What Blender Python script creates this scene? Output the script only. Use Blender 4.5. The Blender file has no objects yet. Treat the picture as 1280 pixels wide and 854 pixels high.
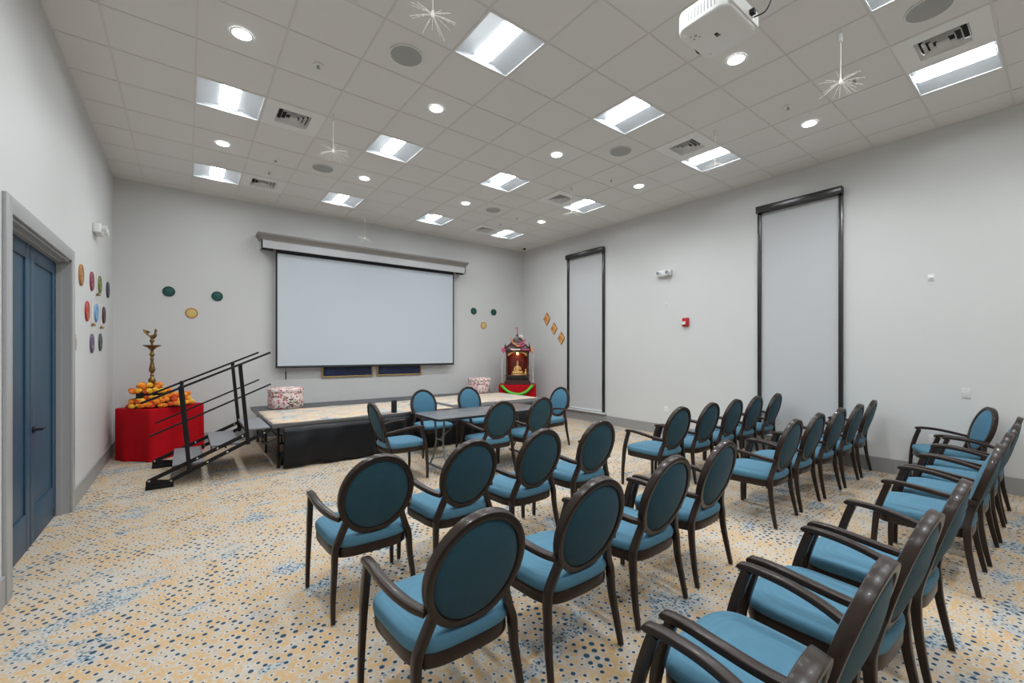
import bpy, bmesh, math, random
from mathutils import Vector, Matrix
R = math.radians
PI = math.pi
rnd = random.Random(7)
SC = bpy.context.scene
COL = SC.collection

# ------------------------------------------------------------------ room numbers (metres)
EYE = 1.579                      # camera height, camera stands at x = y = 0
XL, XR, YB, YF, ZC = -0.907, 7.22, 9.136, -3.4, 4.294
TS = 0.6096                      # ceiling tile
GX, GY = 0.11, 0.625             # ceiling grid offset, in tiles
def tile(i, j): return ((i + GX) * TS, (j + GY) * TS)

# ------------------------------------------------------------------ materials
def mat(name, rgb=(.5, .5, .5), rough=.5, metal=0.0, spec=.5, emit=None, strength=0, coat=0.0):
    m = bpy.data.materials.new(name); m.use_nodes = True
    b = m.node_tree.nodes['Principled BSDF']
    b.inputs['Base Color'].default_value = (*rgb, 1)
    b.inputs['Roughness'].default_value = rough
    b.inputs['Metallic'].default_value = metal
    b.inputs['Specular IOR Level'].default_value = spec
    b.inputs['Coat Weight'].default_value = coat
    if emit:
        b.inputs['Emission Color'].default_value = (*emit, 1)
        b.inputs['Emission Strength'].default_value = strength
    return m

def lin(*c):
    return tuple(((x / 255) / 12.92 if x / 255 <= .04045 else ((x / 255 + .055) / 1.055) ** 2.4) for x in c)

class NT:
    """small helper around a material's node tree"""
    def __init__(s, m): s.t = m.node_tree; s.n = s.t.nodes; s.l = s.t.links; s.b = s.n['Principled BSDF']
    def add(s, typ, **kw):
        n = s.n.new(typ)
        for k, v in kw.items(): setattr(n, k, v)
        return n
    def link(s, a, b): s.l.new(a, b)
    def inp(s, sock, v):
        if hasattr(v, 'links') or hasattr(v, 'is_linked'): s.l.new(v, sock)
        else: sock.default_value = v
    def math(s, op, a, b=0.0, c=0.0, clamp=False):
        n = s.add('ShaderNodeMath', operation=op, use_clamp=clamp)
        s.inp(n.inputs[0], a); s.inp(n.inputs[1], b); s.inp(n.inputs[2], c)
        return n.outputs[0]
    def vmath(s, op, a, b=(0, 0, 0)):
        n = s.add('ShaderNodeVectorMath', operation=op)
        s.inp(n.inputs[0], a); s.inp(n.inputs[1], b)
        return n.outputs['Value'] if op in ('LENGTH', 'DISTANCE', 'DOT_PRODUCT') else n.outputs[0]
    def mix(s, f, a, b, blend='MIX'):
        n = s.add('ShaderNodeMix', data_type='RGBA', blend_type=blend)
        s.inp(n.inputs[0], f); s.inp(n.inputs[6], a); s.inp(n.inputs[7], b)
        return n.outputs[2]
    def ramp(s, f, *stops, interp='LINEAR'):
        n = s.add('ShaderNodeValToRGB'); e = n.color_ramp; e.interpolation = interp
        while len(e.elements) < len(stops): e.elements.new(.5)
        for el, (p, c) in zip(e.elements, stops): el.position = p; el.color = (*c, 1) if len(c) == 3 else c
        s.inp(n.inputs[0], f); return n.outputs[0]
    def noise(s, vec, scale, detail=2, rough=.5, dist=0.0):
        n = s.add('ShaderNodeTexNoise'); n.inputs['Scale'].default_value = scale
        n.inputs['Detail'].default_value = detail; n.inputs['Roughness'].default_value = rough
        n.inputs['Distortion'].default_value = dist
        s.l.new(vec, n.inputs['Vector']); return n.outputs[0]
    def smooth(s, x, lo, hi):
        n = s.add('ShaderNodeMapRange', interpolation_type='SMOOTHSTEP')
        s.inp(n.inputs[0], x); s.inp(n.inputs[1], lo); s.inp(n.inputs[2], hi)
        return n.outputs[0]
    def obj(s): return s.add('ShaderNodeTexCoord').outputs['Object']
    def mapping(s, v, loc=(0, 0, 0), rot=(0, 0, 0), sc=(1, 1, 1)):
        n = s.add('ShaderNodeMapping'); n.inputs['Location'].default_value = loc
        n.inputs['Rotation'].default_value = rot; n.inputs['Scale'].default_value = sc
        s.l.new(v, n.inputs[0]); return n.outputs[0]
    def bump(s, h, strength=.2, dist=.01):
        n = s.add('ShaderNodeBump'); n.inputs['Strength'].default_value = strength
        n.inputs['Distance'].default_value = dist; s.l.new(h, n.inputs['Height'])
        s.l.new(n.outputs[0], s.b.inputs['Normal'])
    def base(s, c): s.l.new(c, s.b.inputs['Base Color'])

def paint(name, rgb, rough=.6, var=.03, bump=.04):
    m = mat(name, rgb, rough); t = NT(m); o = t.obj()
    n = t.noise(o, 1.3, 3)
    t.base(t.mix(n, tuple(c * (1 - var) for c in rgb) + (1,), tuple(min(1, c * (1 + var)) for c in rgb) + (1,)))
    t.bump(t.noise(o, 220, 2), bump, .002)
    return m

def fabric(name, a, b, scale=700, rough=.85, bump=.25):
    m = mat(name, a, rough, spec=.25); t = NT(m); o = t.obj()
    w1 = t.add('ShaderNodeTexWave', bands_direction='X'); w1.inputs['Scale'].default_value = scale / 6
    w2 = t.add('ShaderNodeTexWave', bands_direction='Z'); w2.inputs['Scale'].default_value = scale / 6
    t.link(o, w1.inputs[0]); t.link(o, w2.inputs[0])
    f = t.math('MULTIPLY', w1.outputs[1], w2.outputs[1])
    f = t.math('ADD', t.math('MULTIPLY', f, .6), t.math('MULTIPLY', t.noise(o, 25, 3), .4))
    t.base(t.mix(f, (*a, 1), (*b, 1))); t.bump(f, bump, .001)
    m.node_tree.nodes['Principled BSDF'].inputs['Sheen Weight'].default_value = .06
    return m

M = {}
M['wall'] = paint('wall_paint', (.615, .615, .605), .55)
M['ceil'] = paint('ceiling_tile', (.73, .71, .69), .9, .02, .3)
M['tbar'] = mat('ceiling_grid', (.66, .63, .60), .6)
M['trim'] = paint('trim_grey', (.30, .295, .29), .4, .02)
M['casing'] = paint('casing_grey', (.36, .36, .36), .35, .02)
M['door'] = paint('door_blue', (.026, .066, .112), .42, .05)
M['door'].node_tree.nodes['Principled BSDF'].inputs['Specular IOR Level'].default_value = .3
M['black'] = mat('black_steel', (.006, .006, .007), .42, spec=.3)
M['blackplastic'] = mat('black_plastic', (.009, .009, .010), .5, spec=.35)
M['bronze'] = mat('dark_bronze', (.06, .058, .058), .27, .75)
M['shade'] = fabric('roller_shade_cloth', (.50, .505, .515), (.55, .555, .565), 500, .8, .05)
M['white'] = mat('white_plastic', (.75, .75, .74), .35)
M['whitemetal'] = mat('white_metal', (.82, .83, .84), .4)
M['reflector'] = mat('troffer_reflector', (.40, .415, .435), .5)
M['lens'] = mat('light_lens', (.9, .9, .9), .4, emit=(.91, .97, 1), strength=22)
M['down'] = mat('downlight_lens', (.9, .9, .9), .4, emit=(.95, .98, 1), strength=5)
M['greymesh'] = mat('speaker_grille', (.36, .36, .35), .7)
M['dark'] = mat('duct_shade_black', (.01, .01, .01), .8)
M['wood'] = mat('espresso_wood', (.03, .02, .015), .30, spec=.28, coat=.05)
t = NT(M['wood']); o = t.obj()
t.base(t.mix(t.noise(t.mapping(o, sc=(14, 14, 3)), 3, 4), (.020, .0115, .0085, 1), (.032, .020, .015, 1)))
M['glide'] = mat('chair_glide', (.35, .33, .30), .5)
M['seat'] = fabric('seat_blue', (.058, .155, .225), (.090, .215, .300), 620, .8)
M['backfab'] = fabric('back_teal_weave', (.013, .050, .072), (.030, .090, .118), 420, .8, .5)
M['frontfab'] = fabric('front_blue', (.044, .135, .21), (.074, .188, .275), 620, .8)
M['screen'] = mat('screen_white', (.54, .59, .64), .7)
M['border'] = mat('screen_black', (.008, .008, .009), .6)
M['valance'] = paint('valance_white', (.52, .52, .53), .5, .02)
M['crown'] = paint('crown_taupe', (.24, .22, .205), .5, .03)
M['gold'] = mat('gold_frame', (.42, .29, .12), .35, .7)
M['tread'] = paint('tread_grey', (.19, .19, .205), .6, .06)
M['deck'] = paint('deck_grey', (.09, .09, .095), .6, .1)
M['tabletop'] = paint('table_black', (.125, .128, .135), .26, .06)
M['tableedge'] = mat('table_edge', (.02, .02, .022), .4)
M['greysteel'] = mat('grey_steel', (.22, .22, .22), .35, .7)
M['brass'] = mat('aged_brass', (.22, .135, .055), .36, .9)
M['red'] = mat('red_alarm', (.45, .012, .015), .35)
M['chrome'] = mat('chrome_bolt', (.6, .6, .6), .25, 1)

# satin skirt
M['skirt'] = fabric('black_skirt', (.005, .0055, .007), (.009, .0095, .012), 500, .38, .1)
# red plush cloth
m = mat('red_cloth', (.42, .008, .018), .7, spec=.3); M['redcloth'] = m; t = NT(m); o = t.obj()
n = t.noise(o, 60, 3); n2 = t.noise(o, 6, 2)
t.base(t.mix(t.math('MULTIPLY', n, n2), (.36, .001, .006, 1), (.66, .006, .016, 1))); t.bump(n, .3, .004)
t.b.inputs['Specular IOR Level'].default_value = .15

# painting canvas
m = mat('painting_canvas', (.01, .02, .07), .4); M['canvas'] = m; t = NT(m); o = t.obj()
n = t.noise(t.mapping(o, sc=(3, 1, 5)), 1.6, 5, .6, .8)
t.base(t.ramp(n, (.3, (.004, .008, .03)), (.55, (.008, .022, .09)), (.66, (.02, .05, .13)), (.8, (.35, .38, .42))))

# carpet: lattice of navy dots, gold and grey patches, blue smears
def carpet():
    m = mat('carpet', (.6, .5, .4), .95, spec=.1); t = NT(m)
    o = t.obj()
    s = t.vmath('MULTIPLY', o, (1 / .058, 1 / .094, 0))
    def lattice(shift):
        p = t.vmath('ADD', s, (shift, shift, 0))
        cell = t.vmath('FLOOR', p)
        w = t.add('ShaderNodeTexWhiteNoise', noise_dimensions='3D'); t.link(t.vmath('ADD', cell, (shift * 7.3, 0, 0)), w.inputs[0])
        jit = t.vmath('MULTIPLY', t.vmath('SUBTRACT', w.outputs['Color'], (.5, .5, .5)), (.42, .28, 0))
        q = t.vmath('SUBTRACT', t.vmath('SUBTRACT', p, cell), (.5, .5, 0))
        q = t.vmath('MULTIPLY', t.vmath('ADD', q, jit), (.058, .094, 0))
        return t.vmath('LENGTH', q), w.outputs['Value']
    d1, r1 = lattice(0.0); d2, r2 = lattice(.5)
    first = t.math('LESS_THAN', d1, d2)
    d = t.math('MINIMUM', d1, d2)
    rv = t.math('ADD', t.math('MULTIPLY', first, r1), t.math('MULTIPLY', t.math('SUBTRACT', 1.0, first), r2))
    big = t.smooth(t.noise(o, 2.1, 2), .38, .66)                 # where the dots grow
    rad = t.math('MULTIPLY', t.math('ADD', .32, t.math('MULTIPLY', rv, .68)), t.math('ADD', .0096, t.math('MULTIPLY', big, .0078)))
    edge = t.math('DIVIDE', d, rad)
    dot = t.math('SUBTRACT', 1.0, t.smooth(edge, .78, 1.12))
    halo = t.math('SUBTRACT', 1.0, t.smooth(d, .010, .023))
    g = t.smooth(t.noise(t.mapping(o, sc=(1, 1.5, 1)), 5.5, 6, .8), .38, .64)
    speck = t.noise(o, 27, 3, .65)
    gm = t.math('MULTIPLY', t.smooth(t.math('ADD', t.math('MULTIPLY', g, .55), t.math('MULTIPLY', speck, 1.15)), .66, .92), 1.0)
    cream = t.mix(t.noise(o, 60, 2), (.37, .32, .265, 1), (.54, .475, .40, 1))
    gold = t.mix(t.noise(o, 30, 3), (.49, .285, .105, 1), (.575, .375, .168, 1))
    c = t.mix(t.math('MULTIPLY', gm, .74), cream, gold)
    pale = t.mix(t.noise(o, 50, 2), (.41, .425, .425, 1), (.54, .55, .54, 1))
    c = t.mix(t.math('MULTIPLY', halo, .55), c, pale)
    cool = t.smooth(t.noise(t.mapping(o, loc=(5, 2, 0)), .9, 3, .6), .52, .72)
    c = t.mix(t.math('MULTIPLY', cool, .40), c, pale)
    # blue smears of fine flecks
    patch = t.smooth(t.noise(t.mapping(o, loc=(3, 9, 0), sc=(1.0, 1.9, 1)), 1.75, 3, .55, .4), .565, .65)
    v = t.add('ShaderNodeTexVoronoi'); v.inputs['Scale'].default_value = 55; t.link(o, v.inputs['Vector'])
    fl = t.math('SUBTRACT', 1.0, t.smooth(v.outputs['Distance'], .30, .52))
    blue = t.mix(t.noise(o, 35, 2), (.014, .065, .12, 1), (.06, .185, .27, 1))
    c = t.mix(t.math('MULTIPLY', patch, .55), c, (.34, .42, .48, 1))
    c = t.mix(t.math('MULTIPLY', patch, t.math('MULTIPLY', fl, .95)), c, blue)
    v2 = t.add('ShaderNodeTexVoronoi'); v2.inputs['Scale'].default_value = 62; t.link(o, v2.inputs['Vector'])
    sc2 = t.add('ShaderNodeSeparateColor'); t.link(v2.outputs['Color'], sc2.inputs[0])
    fk = t.math('MULTIPLY', t.math('SUBTRACT', 1.0, t.smooth(v2.outputs['Distance'], .16, .34)), t.math('LESS_THAN', sc2.outputs[0], .42))
    c = t.mix(t.math('MULTIPLY', fk, .55), c, (.20, .24, .27, 1))
    navy = t.mix(rv, (.006, .024, .050, 1), (.018, .06, .105, 1))
    c = t.mix(t.math('MULTIPLY', dot, .98), c, navy)
    t.base(c); t.bump(t.noise(o, 400, 2), .3, .003)
    return m
M['carpet'] = carpet()

def rug_mat(name, seed):
    m = mat(name, (.6, .5, .45), .9, spec=.15); t = NT(m); o = t.obj()
    mp = t.mapping(o, loc=(seed, seed * 2, 0), sc=(1, 1.6, 1))
    n = t.noise(mp, 3.0, 7, .72, .3)
    c = t.ramp(n, (.36, (.07, .11, .19)), (.43, (.30, .40, .44)), (.47, (.60, .55, .46)), (.505, (.62, .30, .20)), (.545, (.64, .50, .24)), (.58, (.62, .58, .52)), (.64, (.17, .25, .35)))
    chk = t.add('ShaderNodeTexVoronoi', distance='CHEBYCHEV'); chk.inputs['Scale'].default_value = 9; t.link(mp, chk.inputs['Vector'])
    c = t.mix(t.math('MULTIPLY', chk.outputs['Distance'], .35), c, (.56, .49, .42, 1))
    c = t.mix(.5, c, (.56, .48, .41, 1)) if seed > 3 else t.mix(.15, c, (.50, .44, .36, 1))
    t.base(c); t.bump(t.noise(o, 300, 2), .3, .003); return m
M['rug1'] = rug_mat('faded_rug_bright', 1.3)
M['rug2'] = rug_mat('faded_rug_pale', 6.1)

m = mat('floral_cover', (.7, .6, .6), .8, spec=.2); M['floral'] = m; t = NT(m); o = t.obj()
v = t.add('ShaderNodeTexVoronoi'); v.inputs['Scale'].default_value = 30; t.link(o, v.inputs['Vector'])
cc = t.add('ShaderNodeSeparateColor'); t.link(v.outputs['Color'], cc.inputs[0])
c = t.ramp(cc.outputs[0], (0, (.72, .62, .58)), (.24, (.74, .58, .54)), (.36, (.52, .10, .16)), (.55, (.74, .40, .42)), (.68, (.22, .26, .12)), (.76, (.80, .74, .68)), (.90, (.10, .07, .10)), interp='CONSTANT')
c = t.mix(t.smooth(v.outputs['Distance'], .55, .8), c, (.78, .70, .66, 1)); t.base(c)

def painted(name, a, b, c_, scale=26):
    m = mat(name, a, .5); t = NT(m); o = t.obj()
    v = t.add('ShaderNodeTexVoronoi'); v.inputs['Scale'].default_value = scale; t.link(o, v.inputs['Vector'])
    cc = t.add('ShaderNodeSeparateColor'); t.link(v.outputs['Color'], cc.inputs[0])
    t.base(t.ramp(cc.outputs[1], (0, a), (.45, b), (.75, c_), interp='CONSTANT')); return m

def swirl(name, a, b):
    m = mat(name, a, .5); t = NT(m); o = t.obj()
    w = t.add('ShaderNodeTexWave', wave_type='RINGS', rings_direction='SPHERICAL'); w.inputs['Scale'].default_value = 16; w.inputs['Distortion'].default_value = 3
    t.link(o, w.inputs[0]); t.base(t.mix(w.outputs[1], (*a, 1), (*b, 1))); return m

# ------------------------------------------------------------------ mesh builder
class MB:
    def __init__(s): s.bm = bmesh.new(); s.mi = 0
    def face(s, vs):
        try: f = s.bm.faces.new(vs); f.material_index = s.mi; return f
        except ValueError: return None
    def box(s, a, b, mtx=None):
        x0, y0, z0 = a; x1, y1, z1 = b
        ps = [(x0, y0, z0), (x1, y0, z0), (x1, y1, z0), (x0, y1, z0), (x0, y0, z1), (x1, y0, z1), (x1, y1, z1), (x0, y1, z1)]
        v = [s.bm.verts.new((mtx @ Vector(p)) if mtx else p) for p in ps]
        for q in ((3, 2, 1, 0), (4, 5, 6, 7), (0, 1, 5, 4), (1, 2, 6, 5), (2, 3, 7, 6), (3, 0, 4, 7)): s.face([v[i] for i in q])
        return s
    def bbox(s, a, b, r=.004, seg=2, mtx=None):
        """box with rounded edges"""
        t = bmesh.new(); bmesh.ops.create_cube(t, size=1)
        for v in t.verts: v.co = Vector([(a[k] + b[k]) / 2 + v.co[k] * (b[k] - a[k]) for k in range(3)])
        bmesh.ops.bevel(t, geom=list(t.edges), offset=min(r, .49 * min(abs(b[k] - a[k]) for k in range(3))), segments=seg, profile=.5, affect='EDGES')
        return s.merge(t, mtx)
    def merge(s, t, mtx=None):
        mp = {}
        for v in t.verts: mp[v] = s.bm.verts.new(mtx @ v.co if mtx else v.co)
        for f in t.faces: s.face([mp[v] for v in f.verts])
        t.free(); return s
    def rings(s, rings, close=True, cap0=True, cap1=True):
        vs = [[s.bm.verts.new(p) for p in r] for r in rings]; n = len(vs[0])
        for a, b in zip(vs, vs[1:]):
            for i in range(n if close else n - 1): s.face([a[i], a[(i + 1) % n], b[(i + 1) % n], b[i]])
        if cap0: s.face(vs[0][::-1])
        if cap1: s.face(vs[-1])
        return s
    def lathe(s, prof, n=24, mtx=None, caps=True):
        rs = []
        for r, z in prof:
            ring = [Vector((max(r, 1e-4) * math.cos(2 * PI * i / n), max(r, 1e-4) * math.sin(2 * PI * i / n), z)) for i in range(n)]
            rs.append([mtx @ p for p in ring] if mtx else ring)
        return s.rings(rs, True, caps, caps)
    def tube(s, pts, r, n=8, closed=False):
        pts = [Vector(p) for p in pts]; rr = r if isinstance(r, (list, tuple)) else [r] * len(pts)
        rs = []; up = None
        for i, p in enumerate(pts):
            if closed: d = (pts[(i + 1) % len(pts)] - pts[i - 1]).normalized()
            else: d = (pts[min(i + 1, len(pts) - 1)] - pts[max(i - 1, 0)]).normalized()
            if up is None: up = Vector((0, 0, 1)) if abs(d.z) < .9 else Vector((1, 0, 0))
            a = d.cross(up)
            if a.length < 1e-4: a = d.cross(Vector((0, 1, 0)))
            a.normalize(); b = a.cross(d).normalized(); up = b
            rs.append([p + a * (rr[i] * math.cos(2 * PI * k / n)) + b * (rr[i] * math.sin(2 * PI * k / n)) for k in range(n)])
        if closed: rs.append(rs[0]); return s.rings(rs, True, False, False)
        return s.rings(rs)
    def sweep(s, pts, w, h, side=None, bev=.28):
        """rounded-rectangle section (w along 'side', h along the other axis) along pts"""
        pts = [Vector(p) for p in pts]; rs = []
        W = w if isinstance(w, (list, tuple)) else [w] * len(pts); H = h if isinstance(h, (list, tuple)) else [h] * len(pts)
        for i, p in enumerate(pts):
            d = (pts[min(i + 1, len(pts) - 1)] - pts[max(i - 1, 0)]).normalized()
            sd = Vector(side[i] if isinstance(side, list) else side)
            a = (sd - d * sd.dot(d)).normalized(); b = d.cross(a).normalized()
            rs.append([p + a * (W[i] / 2 * x) + b * (H[i] / 2 * y) for x, y in RR(bev)])
        return s.rings(rs)
    def build(s, name, mats, parent=None, smooth=35, loc=None):
        bmesh.ops.recalc_face_normals(s.bm, faces=list(s.bm.faces))
        me = bpy.data.meshes.new(name); s.bm.to_mesh(me); s.bm.free()
        for m in (mats if isinstance(mats, (list, tuple)) else [mats]): me.materials.append(M[m] if isinstance(m, str) else m)
        if smooth:
            for p in me.polygons: p.use_smooth = True
            me.set_sharp_from_angle(angle=R(smooth))
        o = bpy.data.objects.new(name, me); COL.objects.link(o)
        if parent: o.parent = parent
        if loc: o.location = loc
        return o
def RR(b, k=3):
    out = []
    for cx, cy, a0 in ((1, 1, 0), (-1, 1, 90), (-1, -1, 180), (1, -1, 270)):
        for i in range(k):
            a = R(a0 + 90 * i / (k - 1)); out.append((cx * (1 - b) + b * math.cos(a), cy * (1 - b) + b * math.sin(a)))
    return out
def spline(ctrl, n=6):
    """Catmull-Rom through control tuples of any length"""
    c = [ctrl[0]] + list(ctrl) + [ctrl[-1]]; out = []
    for i in range(1, len(c) - 2):
        for k in range(n):
            t = k / n
            out.append(tuple(.5 * (2 * p1 + (p2 - p0) * t + (2 * p0 - 5 * p1 + 4 * p2 - p3) * t * t + (3 * p1 - p0 - 3 * p2 + p3) * t ** 3) for p0, p1, p2, p3 in zip(c[i - 1], c[i], c[i + 1], c[i + 2])))
    out.append(tuple(ctrl[-1])); return out

def tag(o, label=None, cat=None, group=None, kind=None):
    if label: o['label'] = label
    if cat: o['category'] = cat
    if group: o['group'] = group
    if kind: o['kind'] = kind
    return o
def thing(name, loc, label, cat, group=None, rz=0.0):
    o = bpy.data.objects.new(name, None); COL.objects.link(o); o.empty_display_size = .1
    o.location = loc; o.rotation_euler = (0, 0, rz)
    return tag(o, label, cat, group)
KIDS = {}
def copy_tree(o, parent=None):
    c = o.copy(); COL.objects.link(c)
    if parent: c.parent = parent
    for ch in list(o.children): copy_tree(ch, c)
    return c
def dup(src, loc, label, rz=None, group=None):
    c = copy_tree(src); c.location = loc
    if rz is not None: c.rotation_euler = (0, 0, rz)
    tag(c, label, None, group); return c
def struct(o): o['kind'] = 'structure'; return o
def sempty(name, loc=(0, 0, 0)):
    o = bpy.data.objects.new(name, None); COL.objects.link(o); o.location = loc; o.empty_display_size = .1
    return struct(o)

# ------------------------------------------------------------------ room shell
DY0, DY1, DZ = 4.18, 6.02, 2.47         # door opening in the left wall
def shell():
    b = MB(); b.box((XL - .4, YF - .2, -.12), (XR + .2, YB + .2, 0)); struct(b.build('floor', 'carpet', smooth=0))
    b = MB()
    b.box((XL - .2, YF, 0), (XL, DY0, ZC)); b.box((XL - .2, DY1, 0), (XL, YB, ZC)); b.box((XL - .2, DY0, DZ), (XL, DY1, ZC))
    struct(b.build('wall_left', 'wall', smooth=0))
    b = MB(); b.box((XR, YF, 0), (XR + .15, YB, ZC)); struct(b.build('wall_right', 'wall', smooth=0))
    b = MB(); b.box((XL - .2, YB, 0), (XR + .15, YB + .15, ZC)); struct(b.build('wall_back', 'wall', smooth=0))
    b = MB(); b.box((XL - .2, YF - .15, 0), (XR + .15, YF, ZC)); struct(b.build('wall_front', 'wall', smooth=0))
    # baseboards
    for nm, boxes in (('baseboard_left', [((XL, YF, 0), (XL + .016, DY0 - .115, .185)), ((XL, DY1 + .115, 0), (XL + .016, YB, .185))]),
                      ('baseboard_right', [((XR - .016, YF, 0), (XR, YB - .016, .19))]),
                      ('baseboard_back', [((XL + .016, YB - .016, 0), (XR, YB, .19))])):
        b = MB()
        for q in boxes:
            b.box(*q)
        struct(b.build(nm, 'trim', smooth=0))
shell()

LIGHTS = [(i, j) for i in (0, 3, 6, 9) for j in (-4, 0, 4, 8, 12)]  # includes unseen lights that carry the grid on, added to light the room
VENTS = [(1, 8), (1, 12), (8, 0), (8, 4), (8, 8), (8, 12)]
def ceiling():
    b = MB()
    xs = [XL] + [tile(i, 0)[0] for i in range(-1, 12)] + [XR]
    ys = [YF] + [tile(0, j)[1] for j in range(-6, 15)] + [YB]
    xs = [x for x in xs if XL <= x <= XR]; ys = [y for y in ys if YF <= y <= YB]
    hole = set(LIGHTS) | set(VENTS)
    g = .0075
    for xi in range(len(xs) - 1):
        for yi in range(len(ys) - 1):
            x0, x1, y0, y1 = xs[xi], xs[xi + 1], ys[yi], ys[yi + 1]
            i = round((x0 + x1) / 2 / TS - GX - .5); j = round((y0 + y1) / 2 / TS - GY - .5)
            if (i, j) in hole and x1 - x0 > .6 and y1 - y0 > .6: continue
            b.mi = 0
            vs = [b.bm.verts.new(p) for p in ((x0, y0, ZC + .004), (x1, y0, ZC + .004), (x1, y1, ZC + .004), (x0, y1, ZC + .004))]
            b.face(vs)
    b.mi = 1
    for x in xs[1:-1]: b.box((x - g, YF, ZC - .001), (x + g, YB, ZC + .004))
    for y in ys[1:-1]: b.box((XL, y - g, ZC - .0006), (XR, y + g, ZC + .004))
    # perimeter angle
    b.box((XL, YF, ZC - .001), (XL + .02, YB, ZC + .02)); b.box((XR - .02, YF, ZC - .001), (XR, YB, ZC + .02))
    b.box((XL, YB - .02, ZC - .001), (XR, YB, ZC + .02))
    b.mi = 0; b.box((XL - .2, YF - .15, ZC + .11), (XR + .15, YB + .15, ZC + .13))
    struct(b.build('ceiling', ['ceil', 'tbar'], smooth=0))
ceiling()

# left-hand double door
def doors():
    b = MB(); c = .112
    for (a, z) in (((XL, DY0 - c, 0), (XL + .022, DY0, DZ + c)), ((XL, DY1, 0), (XL + .022, DY1 + c, DZ + c)), ((XL, DY0, DZ), (XL + .022, DY1, DZ + c))): b.bbox(a, z, .004)
    # jamb and stop
    b.box((XL - .2, DY0 - .002, 0), (XL, DY0 + .018, DZ)); b.box((XL - .2, DY1 - .018, 0), (XL, DY1 + .002, DZ)); b.box((XL - .2, DY0, DZ - .018), (XL, DY1, DZ + .002))
    b.box((XL - .088, DY0 + .018, 0), (XL - .05, DY0 + .034, DZ - .018)); b.box((XL - .088, DY1 - .034, 0), (XL - .05, DY1 - .018, DZ - .018)); b.box((XL - .088, DY0, DZ - .034), (XL - .05, DY1, DZ - .018))
    tag(struct(b.build('trim_1', 'casing', smooth=30)), 'grey door casing around the blue double doors')
    mid = (DY0 + DY1) / 2 + .05; x1 = XL - .09; x0 = x1 - .045
    for k, (ya, yb) in enumerate(((DY0 + .02, mid - .012), (mid + .002, DY1 - .02))):
        b = MB(); st = .115; z0, z1 = .008, DZ - .02
        b.box((x0, ya, z0), (x1 - .012, yb, z1))
        b.bbox((x1 - .014, ya, z0), (x1, ya + st, z1), .003); b.bbox((x1 - .014, yb - st, z0), (x1, yb, z1), .003)
        b.bbox((x1 - .014, ya + st, z0), (x1, yb - st, .30), .003); b.bbox((x1 - .014, ya + st, z1 - .13), (x1, yb - st, z1), .003)
        o = struct(b.build('door_%d' % (k + 1), 'door', smooth=30))
        tag(o, ('blue panelled door leaf nearer the camera', 'blue panelled door leaf with black lever, beside the wall medallions')[k])
        if k == 0:
            b = MB(); b.box((x1 - .03, yb, z0), (x1 - .004, yb + .013, z1)); a = b.build('astragal', 'bronze', o, 0)
        if k == 1:
            b = MB(); y = ya + .065
            b.lathe([(.026, 0), (.026, .012), (.010, .016), (.010, .05)], 16, Matrix.Translation((x1, y, .94)) @ Matrix.Rotation(PI / 2, 4, 'Y'))
            b.tube([(x1 + .05, y - .01, .94), (x1 + .052, y + .05, .94), (x1 + .048, y + .125, .937)], [.010, .009, .008])
            b.build('door_handle', 'blackplastic', o)
            b = MB(); b.bbox((x1, yb - .09, .02), (x1 + .004, yb - .015, .09), .002); b.build('door_bolt', 'bronze', o)
doors()

# windows with lowered shades on the right wall
def window(n, y0, y1, label):
    w = sempty('window_%d' % n, (XR, (y0 + y1) / 2, 0)); w['label'] = label
    h = (y1 - y0) / 2
    b = MB(); b.bbox((-.10, -h - .004, 3.768), (0, h + .004, 3.872), .004); b.build('valance', 'bronze', w)
    b = MB(); b.box((-.012, -h + .03, .262), (-.006, h - .03, 3.77)); b.build('shade', 'shade', w, 0)
    b = MB(); b.bbox((-.02, -h + .035, .262), (-.004, h - .035, .285), .004); b.build('hem_bar', 'whitemetal', w)
    for s in (-1, 1):
        b = MB(); b.bbox((-.045, s * h - (.05 if s > 0 else 0), .25), (-.002, s * h + (0 if s > 0 else .05), 3.768), .003); b.build('side_channel', 'bronze', w)
    b = MB(); b.bbox((-.07, -h - .04, .212), (0, h + .04, .252), .005); b.build('sill', 'valance', w)
window(1, 6.235, 7.378, 'tall shaded window near the corner shrine')
window(2, 1.936, 3.058, 'tall shaded window behind the chair rows')

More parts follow.
